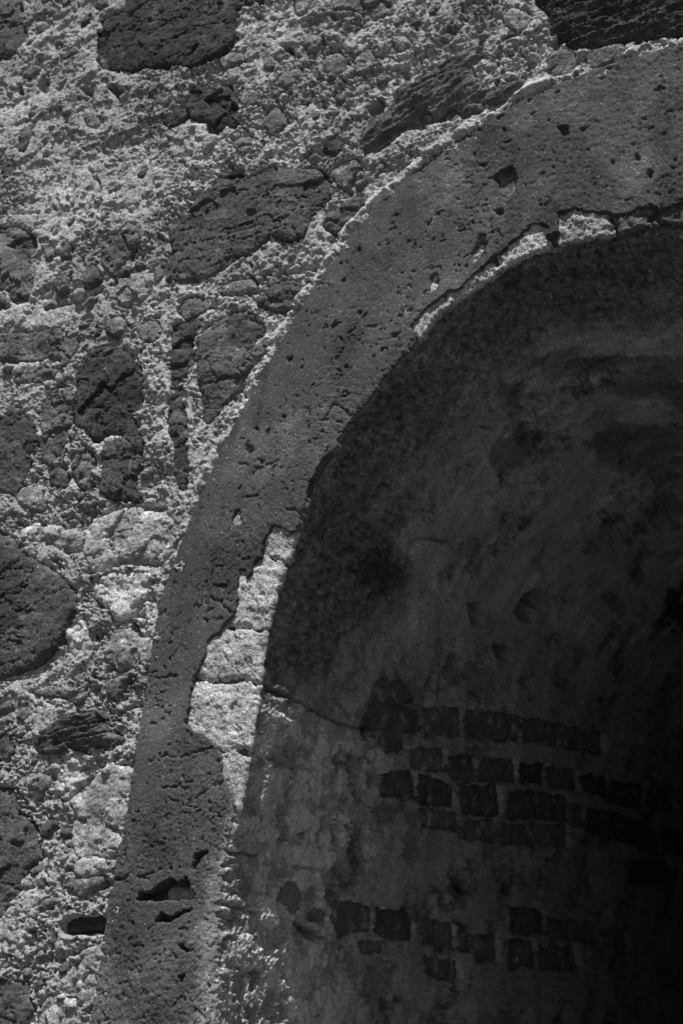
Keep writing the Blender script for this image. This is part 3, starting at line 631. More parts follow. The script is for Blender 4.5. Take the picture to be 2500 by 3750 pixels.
# ================================================================ GROUND
gx = np.concatenate([-np.geomspace(900, 4, 24), np.linspace(-3.6, 3.6, 37), np.geomspace(4, 900, 24)])
GX, GY = np.meshgrid(gx, gx)
GZ = .02 * fbm(GX * .8, GY * .8, 3, 3) * (np.hypot(GX, GY) < 30) - .005
ground = sheet("ground", np.stack([GX, GY, GZ], -1), None, np.ones_like(GX), M_GROUND)
ground["kind"] = "structure"

# ================================================================ RUBBLE WALL
wall = thing("rubble_wall", (-2.0, 0, 0), "rubble stone wall of dark stones in pale crumbling mortar, outside the arch", "wall")
FRAME = np.array([(-2.598, 3.975), (-.656, 3.582), (-.551, 1.502), (-1.983, 1.309)])
FINE = np.array([(-2.80, 4.13), (-.50, 3.72), (-.50, 1.2), (-2.14, 1.20)])
SMOOTH_SPOTS = [(-2.23, 3.30, .14, .09), (-2.28, 2.97, .15, .04), (-1.99, 3.30, .07, .08), (-2.38, 3.59, .08, .07), (-1.77, 3.73, .05, .04), (-1.87, 3.42, .08, .04), (-2.29, 3.24, .10, .08)]

def lerp_line(poly, v, axis=0):
    return np.interp(v, np.asarray(poly)[:, axis], np.asarray(poly)[:, 1 - axis])

def mortar_relief(x, z):
    wx = x + .006 * perlin(x / .04, z / .04, 11)
    wz = z + .006 * perlin(x / .04, z / .04, 12)
    rough = .38 + .62 * sstep(-.32, .18, fbm(x * 4, z * 4, 21, 3))
    plain = np.zeros_like(x)
    for (cx, cz, rx, rz) in SMOOTH_SPOTS:
        plain = np.maximum(plain, np.exp(-((x - cx) / rx) ** 2 - ((z - cz) / rz) ** 2))
    plain = sstep(.18, .5, plain + .35 * fbm(x / .06, z / .06, 23, 4))
    skim = sstep(.0, .26, fbm(x * 6, z * 6, 24, 5, .55))                      # remains of a smoother skim coat
    rough = rough * (1 - .80 * plain) * (1 - .66 * skim)
    rough = rough * (1 - .58 * sstep(-1.75, -2.15, x) * sstep(2.6, 3.05, z))
    e, t = edge_dist(x, z)
    fil = np.exp(-((e - .012 - .010 * perlin(x / .07, z / .07, 41)) / (.013 + .006 * perlin(x / .05, z / .05, 42))) ** 2)
    amount = np.interp(t, [-1, -.3, .1, .3, .5, .75, .9, 1.3, 1.5, 1.7, 4], [.2, .25, .35, .7, 1, .55, 1, 1, .5, .3, .3])
    amount = amount * np.clip(.7 + .9 * fbm(x / .10, z / .10, 40, 3), 0, 1.4)
    rough = rough * (1 - .6 * np.clip(fil * amount, 0, 1))
    h = .010 * fbm(x * 3.3, z * 3.3, 5, 3)
    ledge = fbm(x / .14, z / .10, 25, 5, .6)
    h += .007 * sstep(-.02, .03, ledge) - .006 * sstep(.20, .23, -ledge)
    grit = .25 + .75 * sstep(-.25, .3, fbm(x * 5.5, z * 5.5, 22, 3))      # crumbled patches against lumpy ones
    h += (1 - .5 * rough) * .0060 * fbm(wx / .045, wz / .038, 26, 3, .5)
    h += rough * .0150 * fbm(wx / .075, wz / .06, 6, 5, .58)
    h += rough * (1.1 - .5 * grit) * .0085 * (np.abs(perlin(wx / .024, wz / .020, 7)) - .3)
    h += rough * (.35 + .9 * grit) * .0092 * (np.abs(perlin(wx / .0105, wz / .0095, 8)) - .3)
    h += (.25 + .75 * rough) * (.3 + .8 * grit) * .0056 * perlin(wx / .0058, wz / .0055, 9)
    cre = np.abs(fbm(wx / .085, wz / .06, 17, 4, .6))
    h -= rough * .016 * np.exp(-(cre / .035) ** 2) * sstep(-.15, .25, fbm(x * 6, z * 6, 18, 2))
    h -= rough * .022 * pits(x, z, .040, 9, .36, .40)
    h -= (.2 + .8 * rough) * .012 * pits(x, z, .016, 10, .44, .46)
    h += .017 * fil * amount
    tone = .90 + .36 * fbm(x * 4.5, z * 4.5, 31, 5, .55) + .35 * fil * amount - .14 * rough + .08 * plain + .04 * skim - .10 * sstep(-1.75, -2.15, x) * sstep(2.6, 3.05, z)
    tone = np.clip(tone, .4, 1.6)
    # finer silt in hollows is a bit greyer, chips of aggregate darker
    f, i = worley(x / .011, z / .011, 14)
    tone = tone * np.where((i < .16) & (f < .38), .5, 1.0)
    return h, tone, e

# pebbles bedded in the mortar, between the large stones
STONE_POLYS = [(a, k, rounded(p, 1, .07)) for a, k, p in STONES]
rs = np.random.RandomState(5)
pebbles = []
tries = 0
while len(pebbles) < 100 and tries < 6000:
    tries += 1
    x, z = rs.uniform(-2.62, -.62), rs.uniform(1.3, 4.0)
    rad = rs.choice([.008, .010, .012, .015, .020, .026], p=[.22, .26, .22, .16, .09, .05])
    pt = (np.array([x]), np.array([z]))
    if sdf(FRAME, *pt)[0] < -.01 or edge_dist(*pt)[0][0] < rad + .03:
        continue
    if any(near(p, pt[0], pt[1], .05)[0] and sdf(p, *pt)[0] > -rad - .006 for _, _, p in STONE_POLYS):
        continue
    if any(near(p, pt[0], pt[1], .05)[0] and sdf(p, *pt)[0] > -rad - .004 for _, p in HOLES):
        continue
    if any(math.hypot(x - b[0], z - b[1]) < rad + b[2] + .014 for b in pebbles):
        continue
    pebbles.append((x, z, rad))
PEBBLES = []
for x, z, rad in pebbles:
    k = rs.randint(6, 9)
    ang = np.sort(rs.rand(k) * .5 + np.arange(k)) * 2 * np.pi / k
    rr = rad * rs.uniform(.75, 1.2, k)
    tl = rs.uniform(.2, 1.1)
    st = rs.uniform(1, 1.5)
    px, pz = rr * np.cos(ang) * st, rr * np.sin(ang) / st
    PEBBLES.append((rs.choice([.06, .10, .14, .18, .23, .28]), 'g',
                    rounded(np.stack([x + px * math.cos(tl) - pz * math.sin(tl), z + px * math.sin(tl) + pz * math.cos(tl)], 1), 1)))
# the wall goes on beyond the photograph: rubble of the same kind, too far out to single out
OUTER, circles = [], []
for _ in range(5200):
    x, z = rs.uniform(-3.9, 1.5), rs.uniform(.35, 5.1)
    rad = rs.choice([.03, .05, .08, .11, .15], p=[.22, .26, .24, .18, .10])
    pt = (np.array([x]), np.array([z]))
    if sdf(FRAME, *pt)[0] > -rad * 1.15 - .01 or edge_dist(*pt)[0][0] < rad * 1.1 + .03:
        continue
    if any(math.hypot(x - c[0], z - c[1]) < (rad + c[2]) * 1.0 + .012 for c in circles):
        continue
    if any(near(p, pt[0], pt[1], .3)[0] and sdf(p, *pt)[0] > -rad * 1.15 - .01 for _, _, p in STONE_POLYS):
        continue
    circles.append((x, z, rad))
    k = rs.randint(6, 10)
    ang = (np.arange(k) + rs.rand(k) * .7) * 2 * np.pi / k
    rr = rad * rs.uniform(.8, 1.25, k)
    OUTER.append((rs.choice([.05, .06, .075, .10, .14, .22, .30]), 'g', np.stack([x + rr * np.cos(ang) * 1.15, z + rr * np.sin(ang) * .9], 1)))
ALL_STONES = STONE_POLYS + PEBBLES

def mortar_sheet(xs, zs, fine):
    XX, ZZ = np.meshgrid(xs, zs)
    ff = sdf(FINE, XX, ZZ)
    k = (ff > 0 if fine else ff < .04) & (edge_dist(XX, ZZ)[0] > -.035)
    X, Z = XX[k], ZZ[k]                                     # only where the mortar is wanted
    h, tone, e = mortar_relief(X, Z)
    deep = np.zeros(X.shape)
    for n_, (alb, kind, poly) in enumerate(ALL_STONES + OUTER):
        m_ = np.nonzero(near(poly, X, Z, .03))[0]
        if not len(m_):
            continue
        x, z = X[m_], Z[m_]
        small = np.ptp(poly[:, 0]) < .05
        d = sdf(poly, x, z) + (.003 * fbm(x / .03, z / .03, n_ + .5, 4) if small else .011 * fbm(x / .06, z / .06, n_ + .5, 6, .62) + .002 - .020 * sstep(.24, .5, fbm(x / .05, z / .05, n_ + 900, 4)))
        h[m_] -= .050 * sstep(-.002, .010, d) + .004 * sstep(-.014, 0, d)
        deep[m_] = np.maximum(deep[m_], d)
    for dp, poly in HOLES:
        m_ = np.nonzero(near(poly, X, Z, .02))[0]
        if len(m_):
            x, z = X[m_], Z[m_]
            d = sdf(poly, x, z) + .009 * fbm(x / .022, z / .022, 77, 6, .7)
            h[m_] -= dp * 1.15 * sstep(-.003, .006, d)
    for w, dp, line in SLITS:
        m_ = np.nonzero(near(line, X, Z, .03))[0]
        if len(m_):
            x, z = X[m_], Z[m_]
            d = line_dist(line, x + .006 * perlin(x / .02, z / .02, 81), z + .006 * perlin(x / .02, z / .02, 82))
            h[m_] -= dp * np.exp(-(d / w) ** 2)
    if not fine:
        tone = tone * .82  # dimmed: self-shadow the coarse relief lacks, put into the tone
        h = h - .010 * sstep(.015, .04, ff[k])
    H, T = np.zeros(XX.shape), np.ones(XX.shape)
    H[k], T[k] = h, tone
    k[k] = deep < .03
    cells = k[:-1, :-1] & k[1:, :-1] & k[:-1, 1:] & k[1:, 1:]
    return sheet("mortar", np.stack([XX, -H, ZZ], -1), cells, T, M_MORTAR, wall)

STEP = .0025
mortar_sheet(np.arange(-2.80, -.50, STEP), np.arange(1.2, 4.13, STEP), True)
def graded(a, b, c, d, fine, coarse):
    return np.concatenate([np.arange(a, b, coarse), np.arange(b, c, fine), np.arange(c, d + coarse, coarse)])
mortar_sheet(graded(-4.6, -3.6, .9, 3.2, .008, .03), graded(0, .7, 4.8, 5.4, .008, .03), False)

def wall_place(p, q, h):
    return np.stack([p, -h, q], -1)

def stone_relief(kind, size, seed, big):
    g0 = .003 if size > .06 else .006
    def f(p, q, d):
        edge = .003 + .004 * min(size, .3) / .3
        h = g0 + edge * (1 - np.exp(-np.maximum(d, 0) / (.005 + .022 * size))) - np.maximum(-d, 0) * 2.2
        h = h + .35 * size * .06 * fbm(p / (size * .6 + .01), q / (size * .6 + .01), seed, 2)
        tone = 1 + .30 * fbm(p / .05, q / .05, seed + 1, 4)
        g_ = np.random.RandomState(int(seed * 10) % 99991)
        h = h + g_.uniform(-.05, .05) * (p - p.mean()) + g_.uniform(-.05, .05) * (q - q.mean())
        if size > .08:                                      # broken facets
            ff, fi = worley(p / (.35 * size) + .3 * perlin(p / .05, q / .05, seed + 12), q / (.3 * size) + .3 * perlin(p / .05, q / .05, seed + 13), seed + 11)
            h = h + .013 * (fi - .5) - .006 * ff
            tone = tone * (.8 + .45 * fi)
        if kind[0] == 'l':                                  # cleaved, layered stone
            a = math.radians(float(kind[1:]))
            u, v = p * math.cos(a) + q * math.sin(a), -p * math.sin(a) + q * math.cos(a)
            vv = v + .010 * fbm(u / .09, v / .05, seed + 2, 3)
            lay = vv / .030
            saw = lay - np.floor(lay)
            h = h + .0105 * (saw ** 1.6) - .010 * np.exp(-((saw - .02) / .08) ** 2) * sstep(-.2, .3, perlin(u / .10, np.floor(lay) * 3.3, seed + 4))
            h = h + .004 * fbm(u / .03, v / .008, seed + 3, 3)
            h = h + .0022 * fbm(p / .008, q / .008, seed + 6, 2)
        else:
            h = h + .0055 * fbm(p / .035, q / .028, seed + 3, 4, .6)
            h = h + .0024 * (np.abs(perlin(p / .010, q / .008, seed + 4)) - .3)
            h = h - .0046 * pits(p, q, .024, seed + 5, .26, .40, .8) - .0022 * pits(p, q, .011, seed + 15, .3, .42)
            if big:
                c = np.abs(fbm(p / .22, q / .10, seed + 7, 5))
                h = h - .008 * np.exp(-(c / .012) ** 2)
        if kind == 's':                                     # thin lime runs washed down the face
            run = sstep(.0, .55, fbm(p / .022 + .6 * perlin(p / .04, q / .05, seed), q / .13, seed + 8, 4, .6)) * sstep(-.3, .4, fbm(p / .1, q / .1, seed + 9, 2))
            tone = tone * (1 + 1.7 * run)
        # chalky dust and lichen freckles
        tone = tone * (1 + 1.1 * sstep(.05, .5, fbm(p / .07, q / .07, seed + 20, 5, .62)) * sstep(.06, .0, d)) * (1 + 1.3 * sstep(.38, .62, fbm(p / .02, q / .02, seed + 10, 3)))
        return h, np.clip(tone, .3, 5)
    return f

for i, (alb, kind, poly) in enumerate(ALL_STONES):
    size = float(np.sqrt(np.ptp(poly[:, 0]) * np.ptp(poly[:, 1])))
    piece("stone", poly, .0028 if size > .05 else .0025, wall_place, stone_relief(kind, size, 100 + i * 3.1, size > .12), M_STONE, wall, min(alb * 1.6, alb + .05),
          jitter=.006 if size > .06 else .002, seed=i)

parts_ = []
for i, (alb, kind, poly) in enumerate(OUTER):
    size = float(np.sqrt(np.ptp(poly[:, 0]) * np.ptp(poly[:, 1])))
    piece("rubble", poly, .009, wall_place, stone_relief(kind, size, 700 + i * 3.1, size > .12), M_STONE, wall, alb, jitter=.006, seed=700 + i, into=parts_)
o_ = np.cumsum([0] + [len(v) for v, _, _ in parts_])
rubble = mesh_object("rubble", np.concatenate([v for v, _, _ in parts_]), np.concatenate([q + k for (_, q, _), k in zip(parts_, o_)]),
                     np.concatenate([t for _, _, t in parts_]), M_STONE, wall, .10)
rubble["kind"] = "stuff"

def slot_relief(p, q, d):
    h = -.022 - np.maximum(-d, 0) * 2 + .004 * fbm(p / .03, q / .012, 60, 4)
    return h, 1 + .3 * fbm(p / .03, q / .03, 61, 3)
piece("stone", rounded(SLOT_BRICK, 1), .0025, wall_place, slot_relief, M_STONE, wall, .05, seed=901)

# solid masonry behind the faces, with the tunnel through it
def masonry_core():
    t = np.linspace(0, S_END, 81)
    x, z = ring_xz(t, np.full(81, .12))
    z[0] = z[-1] = 0
    ax, az = x - XC, z
    outer = []
    for X, Z in zip(x, z):
        dx, dz = X - XC, Z - 1.2
        k = min(3.9 / max(abs(dx), 1e-6), (4.2 if dz > 0 else 1.2) / max(abs(dz), 1e-6))
        outer.append((XC + dx * k, 1.2 + dz * k))
    outer = np.array(outer)
    front_in = np.stack([x, np.full(81, .045), z], -1)
    front_out = np.stack([outer[:, 0], np.full(81, .045), outer[:, 1]], -1)
    back_out = front_out.copy(); back_out[:, 1] = DEPTH + .6
    back_in = front_in.copy(); back_in[:, 1] = DEPTH + .6
    return np.stack([front_in, front_out, back_out, back_in], 0)
sheet("masonry_core", masonry_core(), None, np.ones((4, 81)), M_MORTAR, wall)

# ================================================================ ARCH SURROUND
arch = thing("arch_surround", (XC - RA, 0, 0), "dark grey plaster band round the arch, broken along its inner edge to pale blocks", "arch")
s_axis = np.concatenate([np.arange(0, 1.12, .02), np.arange(1.12, 3.56, .0025), np.arange(3.56, 5.0, .007), np.arange(5.0, S_END, .02), [S_END]])
t_n = 132
u_axis = np.linspace(0, 1, t_n)

def opened(line):
    """close a traced plaster edge with the arris, pushed into the opening"""
    p = np.asarray(line, float)
    s = s_of(p[:, 0], p[:, 1])
    x, z = ring_xz(s, np.zeros(len(s)))
    nx, nz = ring_nrm(s)
    back = np.stack([x - nx * .06, z - nz * .06], 1)[::-1]
    return np.concatenate([p, back])
BREAKS = [opened(p) for p in (BREAK_LOW, BREAK_UP, BREAK_MID)]

def ring_fields(Sg, U):
    X, Z = ring_xz(Sg, U)
    wdt = .30 + .12 * sstep(2.2, 3.3, Sg)
    t = U * wdt                                            # metres from the arris
    rough = .25 + .75 * sstep(-.25, .3, fbm(X * 3.5, Z * 3.5, 51, 3) + .9 * sstep(3.0, 3.4, Sg) + .35 * sstep(1.85, 1.6, Sg) - .35 * sstep(.55, .95, U) * sstep(3.1, 2.8, Sg) * sstep(1.7, 1.9, Sg))
    base = sstep(1.62, 1.42, Sg)
    h = .006 * fbm(X * 5, Z * 5, 52, 4)
    h += (.0022 * rough + .0018 * base) * fbm(X / .016, Z / .014, 53, 3, .6)
    h += rough * .0032 * (np.abs(perlin(X / .007, Z / .0065, 54)) - .3)
    den = .5 + .5 * sstep(-.3, .35, fbm(X * 5, Z * 5, 60, 3))
    h -= (.0004 + .0040 * rough) * den * sstep(-.35, .25, fbm(X * 6, Z * 6, 43, 3)) * pits(X, Z, .0115, 55, .42, .42)
    h -= .004 * pits(X, Z, .0185, 45, .30, .34, .55) * sstep(.05, .45, fbm(X * 7, Z * 7, 44, 3))
    h -= .0075 * pits(X, Z, .055, 56, .20, .20, .7)
    h -= .0075 * den * pits(X, Z, .030, 57, .24, .24, .7)
    h += .0009 * perlin(X / .0052, Z / .0052, 49)
    # hair cracks
    ck = np.abs(fbm(X / .085 + .5 * perlin(X / .03, Z / .03, 3), Z / .075, 58, 3)) + .10 * sstep(-.05, .35, -fbm(X * 6, Z * 6, 59, 2) + .05)
    h -= .0055 * np.exp(-(ck / .013) ** 2)
    tone = 1.0 + .34 * fbm(X * 9, Z * 9, 61, 6, .62) + .16 * fbm(X / .02, Z / .02, 65, 3)
    stn = fbm(X / .17, Z / .26, 46, 5, .6)
    tone = tone * (1 - .30 * sstep(.05, .4, stn) + .45 * sstep(.1, .45, -stn))
    run = sstep(.12, .5, fbm(X / .035, Z / .30, 47, 4, .6)) * sstep(-.1, .3, fbm(X / .3, Z / .3, 48, 2))
    tone = tone * (1 - .28 * run)
    up = sstep(2.80, 3.25, Sg)
    tone = tone * (1 + up * .85 * fbm(X / .11, Z / .14, 62, 4))
    tone = tone * (1 + .55 * base * sstep(-.2, .3, fbm(X / .12, Z / .12, 42, 4)) + 1.3 * sstep(.060, .01, t + .06 * fbm(X / .06, Z / .06, 63, 5, .62)) * sstep(1.95, 1.7, Sg))
    tone = tone * (1 + .5 * np.exp(-((Sg - 1.97) / .05) ** 2) * sstep(.45, .9, U))
    # smooth trowel smears near the foot
    sm = sstep(.18, .4, fbm(X / .035, Z / .09, 64, 2)) * base
    h -= sm * .001
    # pits and lost patches
    for dp, poly in RING_PITS:
        m_ = near(poly, X, Z, .02)
        if m_.any():
            x, z = X[m_], Z[m_]
            d = sdf(poly, x, z) + .0100 * fbm(x / .020, z / .020, 71, 6, .72) - .0006
            h[m_] -= dp * sstep(-.0015, .003, d)
            tone[m_] = tone[m_] * (1 + (1.3 if dp <= .010 else (1.6 if dp == .016 else .0)) * sstep(.0, .004, d) * sstep(-.2, .3, fbm(x / .02, z / .02, 72, 3)))
    for line in RING_CRACKS:
        m_ = near(line, X, Z, .02)
        if m_.any():
            x, z = X[m_], Z[m_]
            d = line_dist(line, x + .005 * perlin(x / .014, z / .014, 73), z + .005 * perlin(x / .014, z / .014, 74))
            h[m_] -= .006 * np.exp(-(d / .0022) ** 2) * sstep(-.5, .1, perlin(x / .03, z / .03, 78))
    brk = np.full(X.shape, -1.0)
    for poly in BREAKS:
        m_ = near(poly, X, Z, .05)
        if m_.any():
            x, z = X[m_], Z[m_]
            brk[m_] = np.maximum(brk[m_], sdf(poly, x, z) + .0085 * fbm(x / .022, z / .022, 75, 5, .66))
    h -= .020 * sstep(-.001, .0022, brk)
    # rounded arris and outer edge
    h -= .006 * np.exp(-t / .004)
    h -= .030 * sstep(.985, 1.0, U + (.035 * fbm(X / .03, Z / .03, 76, 4, .6)) * (.25 + sstep(2.0, 1.7, Sg)))
    return X, Z, h, tone, brk

SG, UG = np.meshgrid(s_axis, u_axis, indexing='ij')
rx, rz, rh, rtone, rbrk = ring_fields(SG, UG)
gone = sstep(-.004, .006, rbrk[:, 0])                      # 1 where the arris has lost its plaster

# ---- lining relief, over (s, depth)
steps = [0.0]
dy = .0025
while steps[-1] < DEPTH:
    steps.append(steps[-1] + dy)
    dy = min(dy * 1.0125, .05)
y_axis = np.array(steps)
def lining_relief(Sg, Y):
    edge = np.interp(Sg, [2.0, 2.085, 2.148, 2.207, 2.27, 2.31, 2.42, 2.45, 2.49, 2.5, 2.57, 2.65, 2.78, 2.9, 3.06, 3.13, 3.5, 4.8, 5.2, 7],
                     [.0, .095, .33, .417, .5, .516, .56, .6, .5, .38, .383, .363, .31, .31, .333, .364, .42, .35, .1, .0])
    crust = sstep(-.22, .16, edge - Y - .02 + .24 * fbm(Sg / .11, Y / .13, 80, 6, .72))
    # plaster skin that has flaked off in patches
    fl = fbm(Sg / .16, Y / .24, 81, 5, .58)
    flake = sstep(.14, .22, fl) * (1 - crust) * sstep(.1, .4, Y + .3 * (Sg - 1.2))
    h = .016 * fbm(Sg * 3, Y * 2.2, 82, 3)
    h -= .006 * flake
    lip = fbm(Sg / .20, Y / .28, 105, 6, .6)
    h -= .007 * sstep(.0, .02, lip) * sstep(.0, .3, fbm(Sg / .5, Y / .5, 106, 2) + .15)
    rough = .35 + .5 * crust + .45 * flake
    h += rough * .0065 * fbm(Sg / .030, Y / .048, 83, 5, .64)
    h += rough * .0028 * (np.abs(perlin(Sg / .010, Y / .015, 84)) - .3)
    h += .0011 * perlin(Sg / .0065, Y / .006, 85)
    clus = sstep(-.1, .3, fbm(Sg / .35, Y / .35, 97, 3))
    pt = pits(Sg, Y, .055, 86, .30, .34, 1.3) * (.25 + .75 * clus)
    h -= .016 * pt
    h -= .007 * pits(Sg, Y, .022, 87, .34, .40, 1.2) * (.35 + .65 * rough)
    cre = np.abs(fbm(Sg / .18, Y / .26, 98, 5, .55))
    h -= .006 * np.exp(-(cre / .012) ** 2) * clus
    tone = 1.0 + .25 * fbm(Sg / .2, Y / .3, 88, 4)
    streak = fbm(Sg / .017, Y / .030, 89, 4, .68) + .35 * fbm(Sg / .12, Y / .09, 79, 4)
    fleck = sstep(.2, .55, fbm(Sg / .009, Y / .015, 100, 3, .6))
    tone = tone * (1 - .64 * crust) * (1 + crust * (1.35 * np.clip(streak, -.5, 1) + 1.5 * fleck * sstep(-.2, .25, streak))) * (1 - .30 * flake) * (1 - .35 * pt)
    tone = tone * (1 + .22 * fbm(Sg / .05, Y / .02, 90, 3))
    # mould and soot spots
    sp = sstep(.16, .34, fbm(Sg / .11, Y / .15, 101, 6, .66) + .22 * (clus - .6)) * (1 - crust)
    sp2 = sstep(.22, .36, fbm(Sg / .035, Y / .045, 102, 4, .6)) * (1 - crust) * (.3 + .7 * clus)
    tone = tone * (1 - .56 * sp) * (1 - .55 * sp2)
    h -= .003 * sp * (np.abs(perlin(Sg / .02, Y / .025, 103)) + .3)
    for k_, poly in VAULT_STAINS:
        m_ = near(poly, Sg, Y, .15)
        if m_.any():
            a, b = Sg[m_], Y[m_]
            sc = .04 + .05 * np.minimum(Y[m_], 2)
            d = sdf(poly, a, b) + sc * fbm(a / .06, b / .09, 104, 5, .65)
            tone[m_] *= 1 - (1 - k_) * sstep(-.012, .02, d)
            h[m_] -= .004 * sstep(-.005, .008, d)
    pale = sstep(.05, .5, fbm(Sg / .28 + .5 * perlin(Sg / .2, Y / .2, 110), Y / .10 + .7 * perlin(Sg / .15, Y / .12, 111), 109, 6, .66)) * sstep(2.35, 2.7, Sg) * (1 - crust)
    tone = tone * (1 + .6 * pale)
    # light falloff painted into the tone: darker towards the back of the tunnel
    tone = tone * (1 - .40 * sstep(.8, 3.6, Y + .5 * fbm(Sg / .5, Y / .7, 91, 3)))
    # grey stone showing at the foot of the jamb near the mouth
    foot = sstep(.42, .30, Y + .25 * fbm(Sg / .12, Y / .12, 92, 3)) * (1 - crust) * sstep(2.12, 2.02, Sg)
    tone = tone * (1 - .10 * foot)
    h += foot * sstep(.0, .03, Y) * (.0016 * fbm(Sg / .012, Y / .010, 93, 3, .6) + .0013 * perlin(Sg / .0058, Y / .0055, 99))
    # a lighter coat of plaster low on the jamb plus raking light painted in, ending raggedly below the open joint
    wash_and_light = sstep(-.02, .05, 2.05 - Sg + .10 * fbm(Sg / .1, Y / .08, 107, 5, .62)) * sstep(.75, .45, Y + .3 * fbm(Sg / .15, Y / .12, 108, 5, .62))
    peel = sstep(.02, .07, fbm(Sg / .075, Y / .11, 112, 6, .64)) * wash_and_light
    tone = tone * (1 + .80 * wash_and_light) * (1 - .34 * peel)
    h -= .0045 * peel
    h -= .010 * pits(Sg, Y, .030, 113, .34, .34, 1.4) * sstep(.9, .5, Y) * (1 - crust)
    for dp, poly in VAULT_PITS:
        m_ = near(poly, Sg, Y, .03)
        if m_.any():
            a, b = Sg[m_], Y[m_]
            d = sdf(poly, a, b) + .006 * fbm(a / .02, b / .03, 94, 3)
            h[m_] -= 1.7 * dp * sstep(-.003, .012, d)
            tone[m_] *= 1 - .35 * sstep(0, .01, d)  # shade inside the cavity painted into the tone
    for w, dp, line in VAULT_CRACKS:
        m_ = near(line, Sg, Y, .04)
        if m_.any():
            a, b = Sg[m_], Y[m_]
            d = line_dist(line, a + .006 * perlin(a / .03, b / .03, 95), b)
            h[m_] -= dp * np.exp(-(d / (w * .6)) ** 2)
    for n_, (alb, poly) in enumerate(BRICKS):
        p = np.asarray(poly, float)
        m_ = near(p, Sg, Y, .05)
        if m_.any():
            a, b = Sg[m_], Y[m_]
            d = sdf(p, a, b) + .022 * fbm(a / .040, b / .08, 96 + n_, 6, .68) + .004
            h[m_] -= .034 * sstep(-.004, .008, d)
    return h, tone

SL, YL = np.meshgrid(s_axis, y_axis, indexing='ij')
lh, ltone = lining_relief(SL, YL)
lh -= gone[:, None] * .009 * sstep(.09, .02, YL)
lh -= .004 * np.exp(-YL / .004)

nx, nz = ring_nrm(s_axis)
# arch face
shift = -lh[:, :1] * np.exp(-(UG * .3) / .02)
PX = rx + nx[:, None] * shift
PZ = rz + nz[:, None] * shift
P = np.stack([PX, -(RING_H + rh), PZ], -1)
sheet("plaster_band", P, None, rtone, M_PLASTER, arch, flip=True)

# exposed arch blocks under the lost plaster
def block_place(s, t, h):
    x0, z0 = ring_xz(s, np.zeros_like(s))
    a, b = ring_nrm(s)
    rec = .007
    face = t >= 0
    off = np.where(face, rec + t, rec - .4 * h - .002)
    y = np.where(face, -h, .004 - t)
    rnd = np.where(face, np.clip(.006 - t, 0, .006) ** 2 / .012, 0)
    return np.stack([x0 + a * off, y + rnd, z0 + b * off], -1)

def block_relief(seed, rag):
    def f(s, t, d):
        h = -.001 + .006 * (1 - np.exp(-np.maximum(d, 0) / .014)) - np.maximum(-d, 0) * 2.5
        h = h + .004 * fbm(s / .06, t / .06, seed, 3) + .0016 * (np.abs(perlin(s / .008, t / .007, seed + 1)) - .3)
        gr = sstep(-.25, .2, fbm(s / .06, t / .06, seed + 3, 2))
        h = h + .004 * rag * fbm(s / .02, t / .02, seed + 6, 4, .6)
        h = h - .0045 * (.25 + .75 * gr) * pits(s, t, .011, seed + 2, .5, .45) - .006 * pits(s, t, .03, seed + 5, .2, .25)
        tone = 1 + .55 * fbm(s / .07, t / .05, seed + 4, 6, .66)
        tone = tone * (1 - .5 * gr * sstep(.15, .5, perlin(s / .0062, t / .0062, seed + 8)))
        return h, tone
    return f

def blocks(cuts, tmax, albs, seed, rag):
    for k, (a, b) in enumerate(zip(cuts[:-1], cuts[1:])):
        lo, hi = min(a, b) + .004, max(a, b) - .004
        poly = [(lo, -.008), (lo, tmax), (hi, tmax), (hi, -.008)]
        piece("voussoir", poly, .0025, block_place, block_relief(seed + 7.7 * k, rag), M_TUFF, arch, albs[k % len(albs)], jitter=.006 + .008 * rag, pad=.006, seed=seed + k, jscale=.03)
blocks(LOW_CUTS, .17, [.42, .49, .43, .50, .42, .40], 300, 1.6)
blocks(UP_CUTS, .10, [.42, .44, .45, .36, .13, .10], 400, 2.4)  # last two blocks: shade under the plaster painted as darker albedo

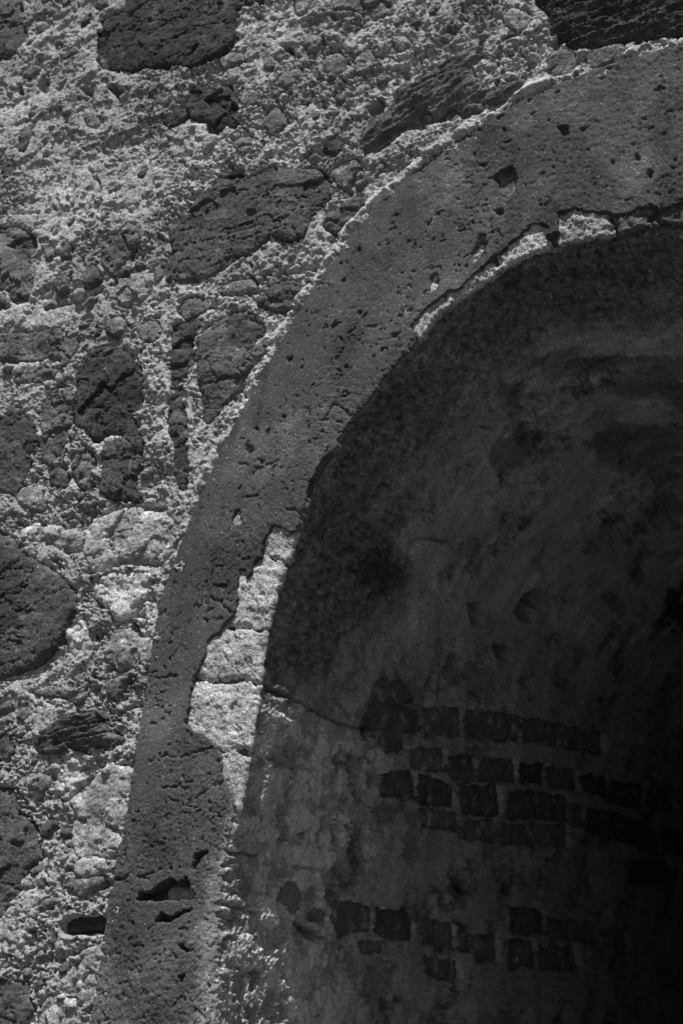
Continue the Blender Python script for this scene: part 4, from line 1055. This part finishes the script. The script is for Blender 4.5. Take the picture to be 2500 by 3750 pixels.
def slot_stone_relief(p, q, d):
    h = -.014 + .006 * (1 - np.exp(-np.maximum(d, 0) / .01)) - np.maximum(-d, 0) * 2 + .004 * fbm(p / .02, q / .02, 66, 4)
    return h, 1 + .2 * fbm(p / .03, q / .03, 67, 3)
piece("stone", rounded(SLOT_STONE, 1), .0025, wall_place, slot_stone_relief, M_TUFF, arch, .26, seed=907)

# ================================================================ BARREL VAULT
vault = thing("barrel_vault", (XC - RA, .05, 0), "shadowed barrel vault inside the arch, flaking plaster over dark bricks", "vault")
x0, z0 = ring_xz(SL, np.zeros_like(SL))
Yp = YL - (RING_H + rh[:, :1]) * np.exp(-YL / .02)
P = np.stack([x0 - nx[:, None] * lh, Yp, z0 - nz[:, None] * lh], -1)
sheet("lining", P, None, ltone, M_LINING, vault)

def vault_place(s, y, h):
    a, b = ring_xz(s, np.zeros_like(s))
    n1, n2 = ring_nrm(s)
    und = .016 * fbm(s * 3, y * 2.2, 82, 3)
    return np.stack([a - n1 * (h + und), y, b - n2 * (h + und)], -1)

def brick_relief(seed):
    def f(s, y, d):
        h = -.014 + .004 * (1 - np.exp(-np.maximum(d, 0) / .008)) - np.maximum(-d - .007, 0) * 2
        h = h + .006 * fbm(s / .04, y / .06, seed, 5, .6)
        f_, i_ = worley(s / .025, y / .03, seed + 1)
        h = h - .006 * (i_ < .25) * sstep(.3, .1, f_)
        return h, (1 + .3 * fbm(s / .04, y / .05, seed + 2, 3)) * (1 + 1.6 * sstep(.12, .45, fbm(s / .04, y / .06, seed + 3, 4, .6)))
    return f
for i, (alb, poly) in enumerate(BRICKS):
    piece("brick", poly, .005, vault_place, brick_relief(500 + i * 2.3), M_BRICK, vault, alb * 2.1 + .050, jitter=.008, pad=.020, seed=500 + i, jscale=.03)

# end of the tunnel
ex, ez = np.meshgrid(np.linspace(XC - RA - .1, XC + RA + .1, 60), np.linspace(0, ZC + RB + .1, 90))
end = sheet("end_wall", np.stack([ex, DEPTH - .05 + .01 * fbm(ex * 6, ez * 6, 70, 4), ez], -1), None, np.ones_like(ex), M_LINING)
end["kind"] = "structure"
